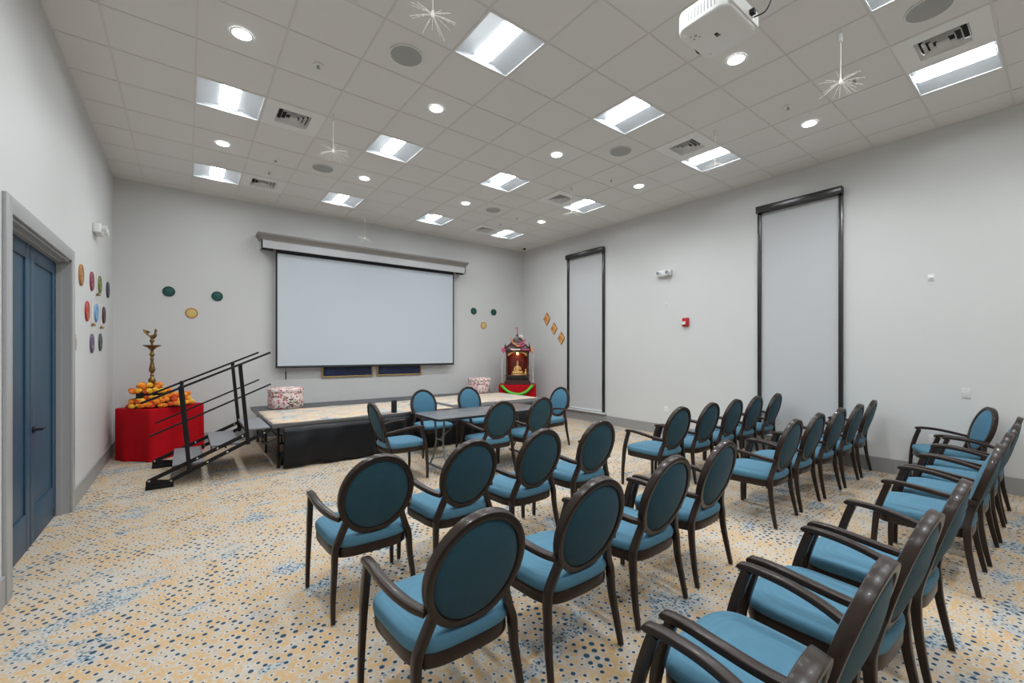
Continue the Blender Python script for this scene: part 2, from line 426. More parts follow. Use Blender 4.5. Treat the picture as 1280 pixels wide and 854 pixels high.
# ------------------------------------------------------------------ ceiling fixtures
def troffer():
    o = thing('ceiling_light', (0, 0, 0), 'x', 'ceiling light', 'square recessed ceiling lights')
    a = TS / 2 - .009
    b = MB(); n = 10
    # housing: two curved reflectors rising to the lens, end plates
    prof = []
    for k in range(n + 1):
        t = k / n; prof.append((-a + (a - .085) * t, .004 + .054 * math.sin(t * PI / 2)))
    for s in (-1, 1):
        rs = [[(s * x, -a, z), (s * x, a, z)] for x, z in prof]
        for p, q in zip(rs, rs[1:]):
            b.face([b.bm.verts.new(v) for v in (p[0], p[1], q[1], q[0])])
        b.box((-a, s * a - .002, .002), (a, s * a + .002, .10))
    bmesh.ops.remove_doubles(b.bm, verts=list(b.bm.verts), dist=1e-5)
    b.build('reflector', 'reflector', o, 40)
    b = MB(); e = .012
    for s in (-1, 1):
        b.box((min(s * a, s * (a - e)), -a, -.001), (max(s * a, s * (a - e)), a, .006)); b.box((-a, min(s * a, s * (a - e)), -.001), (a, max(s * a, s * (a - e)), .006))
    b.build('frame', 'whitemetal', o, 0)
    b = MB(); rs = []
    for k in range(13):
        t = PI * k / 12; rs.append((-.085 * math.cos(t), .058 - .024 * math.sin(t)))
    rr = [[(x, y, z) for x, z in rs] for y in (-a + .03, a - .03)]
    b.rings(rr, False, True, True)
    b.build('lens', 'lens', o, 60)
    for s in (-1, 1):
        yy = s * (a - .03); b = MB()
        b.rings([[(x * 1.05, y, z - (.004 if 0 < i < 12 else 0)) for i, (x, z) in enumerate(rs)] for y in (min(yy, yy + s * .008), max(yy, yy + s * .008))], True, True, True)
        b.build('end_cap', M['capgrey'], o)
    return o
M['capgrey'] = mat('lens_cap', (.35, .36, .38), .5)
L0 = troffer()
LAB = {(0, 8): 'square ceiling light over the left side, beside the nearer left vent', (0, 12): 'square ceiling light above the corner brass lamp',
       (3, 4): 'large square ceiling light beside the starburst nearest the top edge', (3, 8): 'square ceiling light in the middle left column, second nearest', (3, 12): 'square ceiling light closest above the projection screen, left half',
       (6, 0): 'square ceiling light cut off at the top edge right of the projector', (6, 4): 'square ceiling light in front of the projector', (6, 8): 'square ceiling light above the right end of the screen', (6, 12): 'small far square ceiling light over the stage between two downlights',
       (9, 0): 'square ceiling light nearest the right edge, beside the nearest vent', (9, 4): 'square ceiling light with a starburst hanging across it, beside a vent', (9, 8): 'square ceiling light near the right wall, above the far shaded window', (9, 12): 'square ceiling light closest to the far right corner'}
first = True
for (i, j) in LIGHTS:
    x, y = tile(i + .5, j + .5)
    lab = LAB.get((i, j), 'unseen square ceiling light added behind or above the camera')
    if first: L0.location = (x, y, ZC); L0['label'] = lab; first = False
    else: dup(L0, (x, y, ZC), lab)

def downlight():
    o = thing('downlight', (0, 0, 0), 'x', 'downlight', 'round recessed downlights')
    b = MB(); b.lathe([(.088, -.003), (.084, -.006), (.072, -.004), (.060, .03)], 28, None, False); b.build('trim_ring', 'whitemetal', o)
    b = MB(); b.lathe([(.001, -.001), (.071, -.002), (.071, .004)], 28, None, False); b.build('lens', 'down', o)
    l = bpy.data.lights.new('downlight_lamp', 'SPOT'); l.energy = 90; l.spot_size = R(158); l.spot_blend = 1.0; l.shadow_soft_size = .06; l.color = (.91, .965, 1)
    lo = bpy.data.objects.new('lamp', l); COL.objects.link(lo); lo.parent = o; lo.location = (0, 0, -.012)
    return o
D0 = downlight()
DL = {(0, 6): 'round downlight near the top left, over the blue doors', (3, 6): 'round downlight in the middle left, between two square lights', (6, 6): 'round downlight left of the large middle round speaker',
      (9, 6): 'round downlight beside the far pair of vents near the right wall', (0, 10): 'round downlight between the two leftmost square lights', (3, 10): 'round downlight above the left half of the screen', (6, 10): 'round downlight above the right end of the screen casing',
      (9, 10): 'round downlight closest to the far right corner', (6, 2): 'round downlight directly beside the projector', (9, 2): 'round downlight near the right wall below the right starburst', }
first = True
for (i, j) in list(DL) + [(0, 2), (3, 2), (0, -2), (3, -2), (6, -2), (9, -2)]:  # trailing list: unseen downlights continuing the grid, added for their light
    x, y = tile(i + .5, j + .5); lab = DL.get((i, j), 'unseen round downlight added behind or above the camera')
    if first: D0.location = (x, y, ZC); D0['label'] = lab; first = False
    else: dup(D0, (x, y, ZC), lab)

def vent():
    o = thing('ceiling_vent', (0, 0, 0), 'x', 'ceiling vent', 'square ceiling vents')
    a = TS / 2 - .008
    b = MB(); q = .17
    for (p, r) in (((-a, -a, -.003), (a, -q, .004)), ((-a, q, -.003), (a, a, .004)), ((-a, -q, -.003), (-q, q, .004)), ((q, -q, -.003), (a, q, .004))): b.box(p, r)
    b.build('panel', M['ventpanel'], o, 0)
    b = MB(); b.box((-q, -q, .055), (q, q, .06)); b.build('duct_shade', 'dark', o, 0)  # black plate paints in the shade seen between the louvers
    b = MB()
    for k in range(4):
        r0 = q - .002 - k * .042; r1 = r0 - .016
        for s in range(4):
            m = Matrix.Rotation(PI / 2 * s, 4, 'Z')
            b.face([b.bm.verts.new(m @ Vector(p)) for p in ((-r0, -r0, -.004), (r0, -r0, -.004), (r1, -r1, .034), (-r1, -r1, .034))])
    bmesh.ops.remove_doubles(b.bm, verts=list(b.bm.verts), dist=1e-5)
    b.build('louvers', M['ventpanel'], o, 0)
    return o
M['ventpanel'] = mat('vent_white', (.78, .77, .75), .5)
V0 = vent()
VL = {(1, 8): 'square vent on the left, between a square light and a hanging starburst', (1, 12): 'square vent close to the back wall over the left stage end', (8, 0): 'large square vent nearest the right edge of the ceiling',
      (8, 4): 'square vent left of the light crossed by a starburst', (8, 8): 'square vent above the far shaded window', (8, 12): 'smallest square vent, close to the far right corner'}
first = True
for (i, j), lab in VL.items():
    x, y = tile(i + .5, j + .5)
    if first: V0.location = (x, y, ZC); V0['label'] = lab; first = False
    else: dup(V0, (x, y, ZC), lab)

def rspeaker():
    o = thing('ceiling_speaker', (0, 0, 0), 'x', 'speaker', 'round ceiling speakers')
    b = MB(); b.lathe([(.150, -.001), (.150, -.006), (.143, -.008), (.140, -.006)], 40, None, False); b.build('rim', M['ventpanel'], o)
    b = MB(); b.lathe([(.001, -.0075), (.10, -.0072), (.141, -.006), (.141, 0)], 40, None, False); b.build('grille', 'greymesh', o)
    return o
S0 = rspeaker()
SL = {(2, 5): 'round grey speaker left of the large square light', (2, 10): 'round grey speaker below the left hanging starburst', (7, 5): 'round grey speaker in front of the middle vent',
      (7, 10): 'round grey speaker farthest off, above the screen casing end', (7, 0): 'round grey speaker cut off at the top edge on the right'}
first = True
for (i, j), lab in SL.items():
    x, y = tile(i + .5, j + .5)
    if first: S0.location = (x, y, ZC); S0['label'] = lab; first = False
    else: dup(S0, (x, y, ZC), lab)

def sprinkler():
    o = thing('sprinkler_head', (0, 0, 0), 'x', 'sprinkler', 'small ceiling sprinklers')
    b = MB(); b.lathe([(.042, -.001), (.040, -.006), (.018, -.009)], 20); b.build('escutcheon', M['ventpanel'], o)
    b = MB(); b.lathe([(.009, -.006), (.009, -.03), (.018, -.031), (.018, -.034), (.004, -.036)], 12); b.build('deflector', 'greymesh', o)
    return o
K0 = sprinkler()
KL = {(1.5, 6.53): 'tiny sprinkler left of the middle, toward the top edge', (1.52, 10.67): 'tiny sprinkler on the left, nearer of the close pair', (1.5, 11.55): 'tiny sprinkler on the left, farther of the close pair',
      (8.54, 6.64): 'tiny sprinkler beyond the middle right vent', (8.54, 10.63): 'tiny sprinkler near the far corner, nearer of two', (8.52, 11.55): 'tiny sprinkler beside the smallest vent', (8.51, 2.52): 'tiny sprinkler with round plate above the right downlight', (8.5, 1.54): 'tiny sprinkler behind the right hanging starburst'}
first = True
for (i, j), lab in KL.items():
    x, y = tile(i, j)
    if first: K0.location = (x, y, ZC); K0['label'] = lab; first = False
    else: dup(K0, (x, y, ZC), lab)

M['fairy'] = mat('fairy_light_wire', (.85, .84, .80), .4, emit=(1, .96, .88), strength=.18)
def starburst(seed):
    rr = random.Random(seed)
    o = thing('hanging_starburst', (0, 0, 0), 'x', 'hanging decoration', 'wire starbursts hanging from the ceiling')
    b = MB(); b.tube([(0, 0, -.02), (.002, 0, -.22), (0, .002, -.42)], .0022, 5); b.build('cord', 'fairy', o)
    b = MB(); b.bbox((-.017, -.012, -.10), (.017, .012, -.03), .004); b.tube([(0, 0, 0), (0, 0, -.03)], .003, 6); b.build('battery_box', 'white', o)
    b = MB(); b.lathe([(.006, -.41), (.011, -.42), (.011, -.445), (.004, -.452)], 10)
    for k in range(20):
        az = 2 * PI * k / 20 + rr.uniform(-.1, .1); el = rr.choice((-.35, -.2, -.05, .12)) + rr.uniform(-.08, .08); L = rr.uniform(.12, .165)
        d = Vector((math.cos(az) * math.cos(el), math.sin(az) * math.cos(el), math.sin(el)))
        c = Vector((0, 0, -.435)); b.tube([c, c + d * L * .5, c + d * L + Vector((0, 0, -.012))], .0012, 4)
        for f in (.45, .7, 1.0):
            p = c + d * L * f + Vector((0, 0, -.012 * f)); t = bmesh.new(); bmesh.ops.create_icosphere(t, subdivisions=1, radius=.0026); b.merge(t, Matrix.Translation(p))
    b.build('wire_spray', 'fairy', o, 0)
    return o
H0 = starburst(3)
HL = [((4.363, 1.19), 'wire starburst hanging on the right, in front of plain tiles'), ((1.316, 5.134), 'wire starburst hanging above the screen, beside the left vent'), ((5.062, 2.642), 'wire starburst hanging in front of a lit square light near the right wall'),
      ((4.962, 4.995), 'wire starburst hanging in front of the far right light above the window'), ((1.313, 2.643), 'wire starburst overhead, cut by the top edge left of the large light'), ((2.831, 8.70), 'faint wire starburst close to the back wall above the screen')]
for k, ((x, y), lab) in enumerate(HL):
    if k == 0: H0.location = (x, y, ZC); H0['label'] = lab
    else: dup(H0, (x, y, ZC), lab, rz=k * 1.3)

# dome camera in the far corner
o = thing('dome_camera', (6.90, 8.66, ZC), 'small white dome camera with black eye at the far right ceiling corner', 'camera')
b = MB(); b.lathe([(.055, 0), (.055, -.03), (.048, -.04)], 24); b.build('housing', 'white', o)
b = MB(); b.lathe([(.040, -.038), (.038, -.055), (.026, -.075), (.001, -.083)], 24); b.build('dome', 'blackplastic', o)

# projector
def projector():
    o = thing('ceiling_projector', (2.80, 1.45, 3.70), 'white ceiling projector with rounded corners, cut off at the top edge', 'projector')
    t = bmesh.new(); bmesh.ops.create_cube(t, size=1)
    for v in t.verts: v.co = Vector((v.co.x * .43, v.co.y * .35, v.co.z * .135 + .0675))
    bmesh.ops.bevel(t, geom=[e for e in t.edges if abs(e.verts[0].co.z - e.verts[1].co.z) > .1], offset=.07, segments=6, profile=.5, affect='EDGES')
    bmesh.ops.bevel(t, geom=[e for e in t.edges if abs(e.verts[0].co.z - e.verts[1].co.z) < .001 and len(e.link_faces) == 2 and abs(e.link_faces[0].normal.dot(e.link_faces[1].normal)) < .3], offset=.018, segments=3, profile=.5, affect='EDGES')
    b = MB(); b.merge(t); b.build('case', 'white', o, 40)
    b = MB(); b.lathe([(.050, 0), (.050, .018), (.042, .024), (.036, .012), (.001, .008)], 24, Matrix.Translation((.10, .175, .07)) @ Matrix.Rotation(-PI / 2, 4, 'X')); b.build('projector_lens', 'blackplastic', o)
    b = MB()
    for k in range(9): b.box((-.2165, -.10 + k * .022, .035), (-.2135, -.092 + k * .022, .10))
    b.build('side_vent', 'greymesh', o, 0)
    b = MB()
    b.box((-.02, -.012, -.002), (.006, .010, .001)); b.box((.012, -.016, -.002), (.02, .012, .001))
    b.build('bottom_mark', 'blackplastic', o, 0)
    b = MB()
    for (x, y, s) in ((-.11, .085, .016), (-.085, .11, .012), (-.12, .115, .010), (-.08, .075, .010)): b.box((x, y, -.002), (x + s, y + s, .001))
    b.build('bottom_label', 'greymesh', o, 0)
    b = MB(); b.lathe([(.013, -.012), (.016, 0)], 12, Matrix.Translation((-.15, .13, 0))); b.lathe([(.013, -.012), (.016, 0)], 12, Matrix.Translation((.15, .13, 0))); b.build('foot', M['ventpanel'], o)
    b = MB(); b.bbox((-.19, -.186, .025), (.19, -.168, .115), .006); b.build('port_panel', M['ventpanel'], o)
    b = MB(); b.tube(spline([(.12, -.186, .06), (.13, -.26, .07), (.14, -.27, .20), (.06, -.10, .42), (.02, -.03, .585)], 6), .004, 6); b.build('cable', 'blackplastic', o)
    b = MB(); b.bbox((.05, -.215, .045), (.085, -.182, .075), .004); b.build('plug', 'blackplastic', o)
    b = MB(); b.lathe([(.10, .132), (.10, .15), (.022, .155), (.022, .575), (.07, .58), (.07, .594)], 24); b.build('mount_pole', 'whitemetal', o)
projector()

# ------------------------------------------------------------------ chairs
DECK = .61
def seat_outline(f=1.0, n=48):
    """rounded trapezoid, wider at the front; (x, y)"""
    out = []
    for k in range(n):
        a = 2 * PI * k / n; c, s = math.cos(a), math.sin(a); e = .42
        u = math.copysign(abs(c) ** e, c); v = math.copysign(abs(s) ** e, s)
        y = .022 + v * .248; w = .240 + .030 * (v + 1) / 2
        y += (.022 * (1 - u * u) if v > 0 else -.012 * (1 - u * u)) * abs(v)
        out.append((u * w * f, .022 + (y - .022) * f))
    return out
TILT = .283; OA, OBB = .227, .259; OC = Vector((0, -.273, .717))
OU = Vector((0, -math.sin(TILT), math.cos(TILT))); ON = Vector((0, math.cos(TILT), math.sin(TILT)))   # up along the back, and its front normal
def oval(a, ra, rb, dn=0.0): return OC + Vector((ra * math.cos(a), 0, 0)) + OU * (rb * math.sin(a)) + ON * dn
def make_chair():
    o = thing('oval_back_armchair', (0, 0, 0), 'x', 'chair')
    # oval back ring
    b = MB(); N = 56; rs = []
    for k in range(N):
        a = 2 * PI * k / N; ring = []
        for x, y in RR(.17): ring.append(oval(a, OA - .0165 + x * .0165, OBB - .0165 + x * .0165, y * .0205))
        rs.append(ring)
    rs.append(rs[0]); b.rings(rs, True, False, False); b.build('back_frame', 'wood', o, 50)
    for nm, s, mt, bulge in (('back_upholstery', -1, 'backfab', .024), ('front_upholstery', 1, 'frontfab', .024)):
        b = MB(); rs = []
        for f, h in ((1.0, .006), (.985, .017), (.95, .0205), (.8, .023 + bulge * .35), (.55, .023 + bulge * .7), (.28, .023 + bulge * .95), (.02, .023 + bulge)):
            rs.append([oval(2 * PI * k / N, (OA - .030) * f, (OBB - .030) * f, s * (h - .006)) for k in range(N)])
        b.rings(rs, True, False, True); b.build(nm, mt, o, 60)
    # seat
    b = MB(); rs = []
    for f, z in ((.955, .408), (.99, .416), (1.0, .432), (.992, .450), (.96, .463), (.85, .473), (.6, .480), (.3, .483), (.02, .484)): rs.append([(x, y, z) for x, y in seat_outline(f)])
    b.rings(rs); b.build('seat_cushion', 'seat', o, 60)
    b = MB(); rs = [[(x, y, z) for x, y in seat_outline(f)] for f, z in ((.93, .352), (.968, .352), (.976, .358), (.976, .404), (.968, .409), (.9, .409))]
    b.rings(rs); b.build('seat_frame', 'wood', o, 40)
    for s in (-1, 1):
        # front leg running up into the arm post
        p = spline([(s * .288, .262, .008), (s * .285, .262, .16), (s * .280, .250, .36), (s * .280, .236, .45), (s * .282, .205, .56), (s * .284, .178, .640)], 5); n = len(p)
        b = MB(); w = [.027 + .013 * min(1, k / (n * .55)) for k in range(n)]; b.sweep(p, [x * .85 for x in w], w, (1, 0, 0), .3); lg = b.build('front_leg', 'wood', o, 40)
        b = MB(); b.lathe([(.012, 0), (.013, .006), (.011, .012)], 12, Matrix.Translation((s * .288, .262, 0))); b.build('glide', 'glide', lg)
        # rear leg up to the oval
        p = spline([(s * .250, -.262, .008), (s * .245, -.238, .13), (s * .232, -.214, .28), (s * .226, -.206, .40), (s * .206, -.208, .46), (s * .178, -.222, .535), (s * .166, -.232, .575)], 5); n = len(p)
        w = [.026 + .014 * min(1, k / (n * .45)) for k in range(n)]
        b = MB(); b.sweep(p, [x * .9 for x in w], w, (1, 0, 0), .3); lg = b.build('rear_leg', 'wood', o, 40)
        b = MB(); b.lathe([(.012, 0), (.013, .006), (.011, .012)], 12, Matrix.Translation((s * .250, -.262, 0))); b.build('glide', 'glide', lg)
        # arm
        p = spline([(s * .285, .212, .640), (s * .285, .196, .653), (s * .285, .12, .657), (s * .284, .01, .647), (s * .268, -.10, .628), (s * .236, -.19, .608), (s * .205, -.243, .598)], 6); n = len(p)
        W = [.036 + .006 * math.sin(PI * k / (n - 1)) for k in range(n)]; W[0] = .03
        H = [.016 + .013 * min(1, k / 5) for k in range(n)]
        b = MB(); b.sweep(p, W, H, (1, 0, 0), .32); b.build('armrest', 'wood', o, 50)
    return o
C0 = make_chair()
GM, GR, GQ, GT = 'armchairs in the left block of rows', 'armchairs in the right block of rows', 'armchairs in the nearest row', 'armchairs around the folding table'
CH = [
 (0.920, 2.861, -1, 'blue oval-back armchair at the left end of the left block, behind the black-skirted stage', GM),
 (1.572, 2.887, 2, 'second blue armchair from the left in the front row of the left block', GM),
 (2.240, 2.909, 2, 'third blue armchair from the left in the front row of the left block', GM),
 (2.935, 2.914, 0, 'right end blue armchair in the front row of the left block', GM),
 (0.915, 1.728, 0, 'large blue armchair nearest the camera at the left end of the second row', GM),
 (1.591, 1.742, 0, 'second blue armchair from the left in the left block second row', GM),
 (2.263, 1.764, 1, 'third blue armchair from the left in the left block second row', GM),
 (2.926, 1.796, 2.5, 'right end blue armchair in the left block second row, beside the aisle', GM),
 (4.384, 3.003, -1, 'blue armchair at the aisle end of the front row, right block', GR),
 (5.024, 2.993, .5, 'second blue armchair from the aisle in the right block front row', GR),
 (5.640, 2.994, .5, 'middle blue armchair of the right block front row', GR),
 (6.255, 3.000, .5, 'fourth blue armchair from the aisle in the right block front row, before the window post', GR),
 (6.886, 2.99, 3, 'blue armchair touching the right wall in the right block front row', GR),
 (4.375, 1.869, 1, 'blue armchair at the aisle end of the second row, right block', GR),
 (5.008, 1.880, .3, 'second blue armchair from the aisle in the right block second row', GR),
 (5.638, 1.870, 0, 'middle blue armchair of the right block second row', GR),
 (6.255, 1.858, .5, 'fourth blue armchair from the aisle in the right block second row', GR),
 (6.886, 1.87, 3, 'blue armchair against the right wall in the right block second row', GR),
 (0.954, 0.657, 3, 'blue armchair cut off at the bottom edge, only arm and back tip showing', GQ),
 (1.617, 0.673, 0, 'big blue armchair at the bottom with dotted teal back fabric showing', GQ),
 (2.268, 0.662, -2, 'third blue armchair of the nearest row, overlapping the big dotted back', GQ),
 (2.939, 0.648, -1, 'fourth blue armchair of the nearest row, just before the aisle gap', GQ),
 (4.245, 0.628, 1.8, 'blue armchair just past the aisle gap in the nearest row', GQ),
 (4.900, 0.624, 0, 'second blue armchair past the aisle gap in the nearest row', GQ),
 (5.532, 0.621, 1.5, 'third blue armchair past the aisle gap in the nearest row', GQ),
 (6.170, 0.630, .5, 'fourth blue armchair past the aisle gap in the nearest row', GQ),
 (6.862, .85, 25, 'turned blue armchair in the right corner showing the front of its back', GQ),
 (2.115, 5.212, -91, 'blue armchair at the left end of the table, seen from its side', GT),
 (3.037, 6.139, 182, 'left blue armchair on the stage side of the table, facing us', GT),
 (3.892, 6.150, 180, 'right blue armchair on the stage side of the table, facing us', GT),
 (3.147, 4.697, -3, 'left blue armchair on the near side of the table, back toward us', GT),
 (3.792, 4.727, 5, 'right blue armchair on the near side of the table, back toward us', GT),
 (4.830, 5.430, 92, 'blue armchair at the right end of the table by the far window', GT),
]
for k, (x, y, a, lab, g) in enumerate(CH):
    c = C0 if k == 0 else copy_tree(C0)
    c.location = (x, y, 0); c.rotation_euler = (0, 0, R(a)); c['label'] = lab; c['group'] = g

# ------------------------------------------------------------------ folding table
def table():
    x0, x1, y0, y1, zt = 2.47, 4.33, 4.83, 5.59, .735
    o = thing('folding_table', ((x0 + x1) / 2, (y0 + y1) / 2, 0), 'long black-topped folding table with rounded corners ringed by blue armchairs', 'table')
    hx, hy = (x1 - x0) / 2, (y1 - y0) / 2
    def outl(r, d):
        out = []
        for cx, cy, a0 in ((1, 1, 0), (-1, 1, 90), (-1, -1, 180), (1, -1, 270)):
            for i in range(7):
                a = R(a0 + 15 * i); out.append((cx * (hx - r) + (r - d) * math.cos(a), cy * (hy - r) + (r - d) * math.sin(a)))
        return out
    b = MB(); b.rings([[(x, y, z) for x, y in outl(.08, d)] for d, z in ((.012, zt - .006), (.012, zt - .001), (.016, zt))]); b.build('table_top', 'tabletop', o, 40)
    b = MB(); b.rings([[(x, y, z) for x, y in outl(.08, d)] for d, z in ((.008, zt - .034), (0, zt - .030), (0, zt - .004), (.006, zt - .0015), (.016, zt - .002))]); b.build('edge_band', 'tableedge', o, 40)
    for s in (-1, 1):
        fx = s * (hx - .22)
        b = MB()
        for q in (-1, 1):
            b.tube(spline([(fx, q * .13, zt - .036), (fx, q * .125, .58), (fx, q * .10, .44), (fx, q * .11, .32), (fx, q * .20, .12), (fx, q * .29, .02)], 6), .0145, 10)
        b.tube([(fx, -.11, .40), (fx, .11, .40)], .011, 8); b.tube([(fx, -.16, zt - .05), (fx, .16, zt - .05)], .012, 8)
        b.tube([(fx, -.33, .016), (fx, .33, .016)], .0155, 10)
        b.build('leg_frame', 'greysteel', o)
        b = MB(); b.tube([(fx, 0, .40), (fx - s * .38, 0, zt - .04)], .009, 8); b.build('brace', 'greysteel', o)
table()

# ------------------------------------------------------------------ stage
SX0, SX1, SX2, SY0, SY1 = .885, 3.32, 5.80, 6.49, 8.86
M['alu'] = mat('edge_aluminium', (.16, .16, .165), .4, .6)
def stage(x0, x1, label):
    o = thing('stage_platform', ((x0 + x1) / 2, (SY0 + SY1) / 2, 0), label, 'stage', 'folding stage platforms')
    hx, hy = (x1 - x0) / 2, (SY1 - SY0) / 2
    b = MB(); b.box((-hx + .004, -hy + .012, DECK - .03), (hx - .004, hy - .012, DECK)); b.build('deck', 'deck', o, 0)
    b = MB()
    for (p, q) in (((-hx, -hy, DECK - .05), (hx, -hy + .014, DECK - .002)), ((-hx, hy - .014, DECK - .05), (hx, hy, DECK - .002)), ((-hx, -hy, DECK - .05), (-hx + .012, hy, DECK - .002)), ((hx - .012, -hy, DECK - .05), (hx, hy, DECK - .002))): b.bbox(p, q, .003)
    b.build('edge_rail', M['alu'], o, 30)
    for s in (-1, 1):
        for y in (-hy + .12, 0.08, hy - .12):
            b = MB(); x = s * (hx - .10)
            b.tube([(x, y, .015), (x, y, DECK - .04)], .016, 8); b.lathe([(.026, 0), (.026, .012), (.017, .018)], 12, Matrix.Translation((x, y, 0)))
            b.build('leg', 'black', o)
        b = MB(); x = s * (hx - .10)
        for z in (.14, .42): b.tube([(x, -hy + .12, z), (x, hy - .12, z)], .013, 8)
        b.tube([(x, -hy + .12, .42), (x, .08, .14)], .011, 8); b.tube([(x, hy - .12, .42), (x, .08, .14)], .011, 8)
        b.build('cross_brace', 'black', o)
        for y in (-hy + .26, hy - .26):
            b = MB(); x = s * (hx - .16)
            b.lathe([(.02, -.022), (.085, -.020), (.092, -.010), (.092, .010), (.085, .020), (.02, .022)], 24, Matrix.Translation((x, y, .094)) @ Matrix.Rotation(PI / 2, 4, 'Y'))
            w = b.build('wheel', 'blackplastic', o)
            b = MB(); b.lathe([(.024, -.026), (.024, .026)], 14, Matrix.Translation((x, y, .094)) @ Matrix.Rotation(PI / 2, 4, 'Y')); b.build('hub', 'chrome', w)
            b = MB(); b.bbox((x - .034, y - .02, .09), (x - .026, y + .02, .30), .002); b.bbox((x + .026, y - .02, .09), (x + .034, y + .02, .30), .002); b.bbox((x - .034, y - .02, .29), (x + .034, y + .02, .32), .002); b.tube([(x, y, .31), (x, y, .42)], .012, 8)
            b.tube([(x, y, .42), (x + s * .06, y, .42)], .012, 8)
            b.build('wheel_fork', 'black', w)
    return o
stage(SX0, SX1 - .002, 'left half of the low folding stage, steps leading up to it')
stage(SX1 + .002, SX2, 'right half of the low folding stage, in front of the shrine')

def skirt():
    b = MB(); n = 240; rs = []
    path = [(1.02, SY0 - .022), (SX2 + .022, SY0 - .022), (SX2 + .022, SY1 - .3)]
    L1 = path[1][0] - path[0][0]; L2 = path[2][1] - path[1][1]
    def at(d): return ((path[0][0] + d, path[0][1]), (0, -1)) if d < L1 else ((path[1][0], path[1][1] + d - L1), (1, 0))
    rows = 9
    for r in range(rows):
        f = r / (rows - 1); ring = []
        for k in range(n + 1):
            d = (L1 + L2) * k / n; (x, y), (nx, ny) = at(d)
            amp = .006 + .040 * f
            w = math.sin(d * 8.5 + 1.2 * math.sin(d * 2.1) + .9 * f) * .55 + math.sin(d * 17 + 2 + 1.5 * f + math.sin(d * 3)) * .5
            w *= .55 + .45 * math.sin(d * 1.3 + .6)
            off = amp * (w + .6) + .004 + .045 * math.sin(PI * min(1, f * 1.02)) ** 1.4 * (.5 + .5 * math.sin(d * 3.3 + 1.5 * f)) ** 2
            swag = .035 * f * max(0, math.sin(d * 2.9 + .4))
            bot = .008 + swag * .9
            z = DECK - .052 - f * (DECK - .052 - bot)
            ring.append((x + nx * off, y + ny * off, z))
        rs.append(ring)
    b.rings(rs, False, False, False)
    o = b.build('stage_skirt', 'skirt', None, 80)
    so = o.modifiers.new('thick', 'SOLIDIFY'); so.thickness = .003
    tag(o, 'black cloth skirt hanging in soft folds along the stage front', 'stage skirt')
skirt()

def rug(x0, x1, y0, y1, m, label, z=DECK):
    b = MB(); nx, ny = 40, 20; rr = random.Random(int(x0 * 10)); g = []
    for j in range(ny + 1):
        g.append([(x0 + (x1 - x0) * i / nx + .006 * math.sin(j * 1.1), y0 + (y1 - y0) * j / ny + .008 * math.sin(i * .7 + x0), z + .0065 + .0012 * math.sin(i * .9 + j * .6)) for i in range(nx + 1)])
    b.rings(g, False, False, False)
    o = b.build('stage_rug', m, None, 60); so = o.modifiers.new('thick', 'SOLIDIFY'); so.thickness = .005; so.offset = -1
    tag(o, label, 'rug', 'faded rugs on the stage')
rug(.905, 3.63, 6.512, 8.04, 'rug1', 'long faded rug along the left of the stage, next to the steps')
rug(3.80, 5.85, 6.86, 8.31, 'rug2', 'pale pinkish rug on the right of the stage, before the shrine')

def ottoman(loc, label, rz):
    o = thing('floral_ottoman', loc, label, 'ottoman', 'floral ottomans on the stage', rz)
    def ring(r, z):
        out = []
        for k in range(48):
            a = 2 * PI * k / 48; q = PI / 3; m_ = math.cos(q / 2) / math.cos(((a + q / 2) % q) - q / 2)
            f = .35 * m_ + .65; out.append((r * f * math.cos(a), r * f * math.sin(a), z))
        return out
    b = MB(); b.rings([ring(r, z) for r, z in ((.262, .004), (.275, .02), (.278, .15), (.272, .295))]); b.build('body', 'floral', o, 50)
    b = MB(); b.rings([ring(r, z) for r, z in ((.272, .296), (.285, .304), (.287, .325), (.275, .342), (.23, .352), (.12, .358), (.01, .36))]); b.build('lid_cushion', 'floral', o, 60)
    b = MB(); b.tube([Vector(p) for p in ring(.283, .299)], .006, 6, True); b.build('piping', M['pipe'], o)
M['pipe'] = mat('white_piping', (.75, .66, .64), .7)
ottoman((1.36, 8.36, DECK), 'pink floral ottoman at the left of the stage near the steps', .2)
ottoman((5.50, 8.62, DECK), 'pink floral ottoman at the right of the stage beside the shrine', .5)

# dark canister on the stage edge with a thin cord
o = thing('black_canister', (2.59, 6.56, DECK + .0085), 'black cylindrical canister standing on the front edge of the stage rug', 'canister')
b = MB(); b.lathe([(.040, 0), (.043, .004), (.043, .180), (.040, .188), (.036, .188), (.034, .172), (.001, .170)], 28); b.build('body', 'blackplastic', o)
b = MB(); b.lathe([(.0432, .165), (.0445, .168), (.0445, .178), (.0432, .181)], 28, None, False); b.build('rim', 'bronze', o)
b = MB(); b.tube(spline([(2.545, 6.56, DECK + .012), (2.50, 6.545, DECK + .012), (2.43, 6.58, DECK + .012), (2.34, 6.57, DECK + .012), (2.24, 6.60, DECK + .012)], 8), .0035, 6)
tag(b.build('cord', 'blackplastic'), 'thin dark cord trailing over the stage rug from the canister', 'cord')

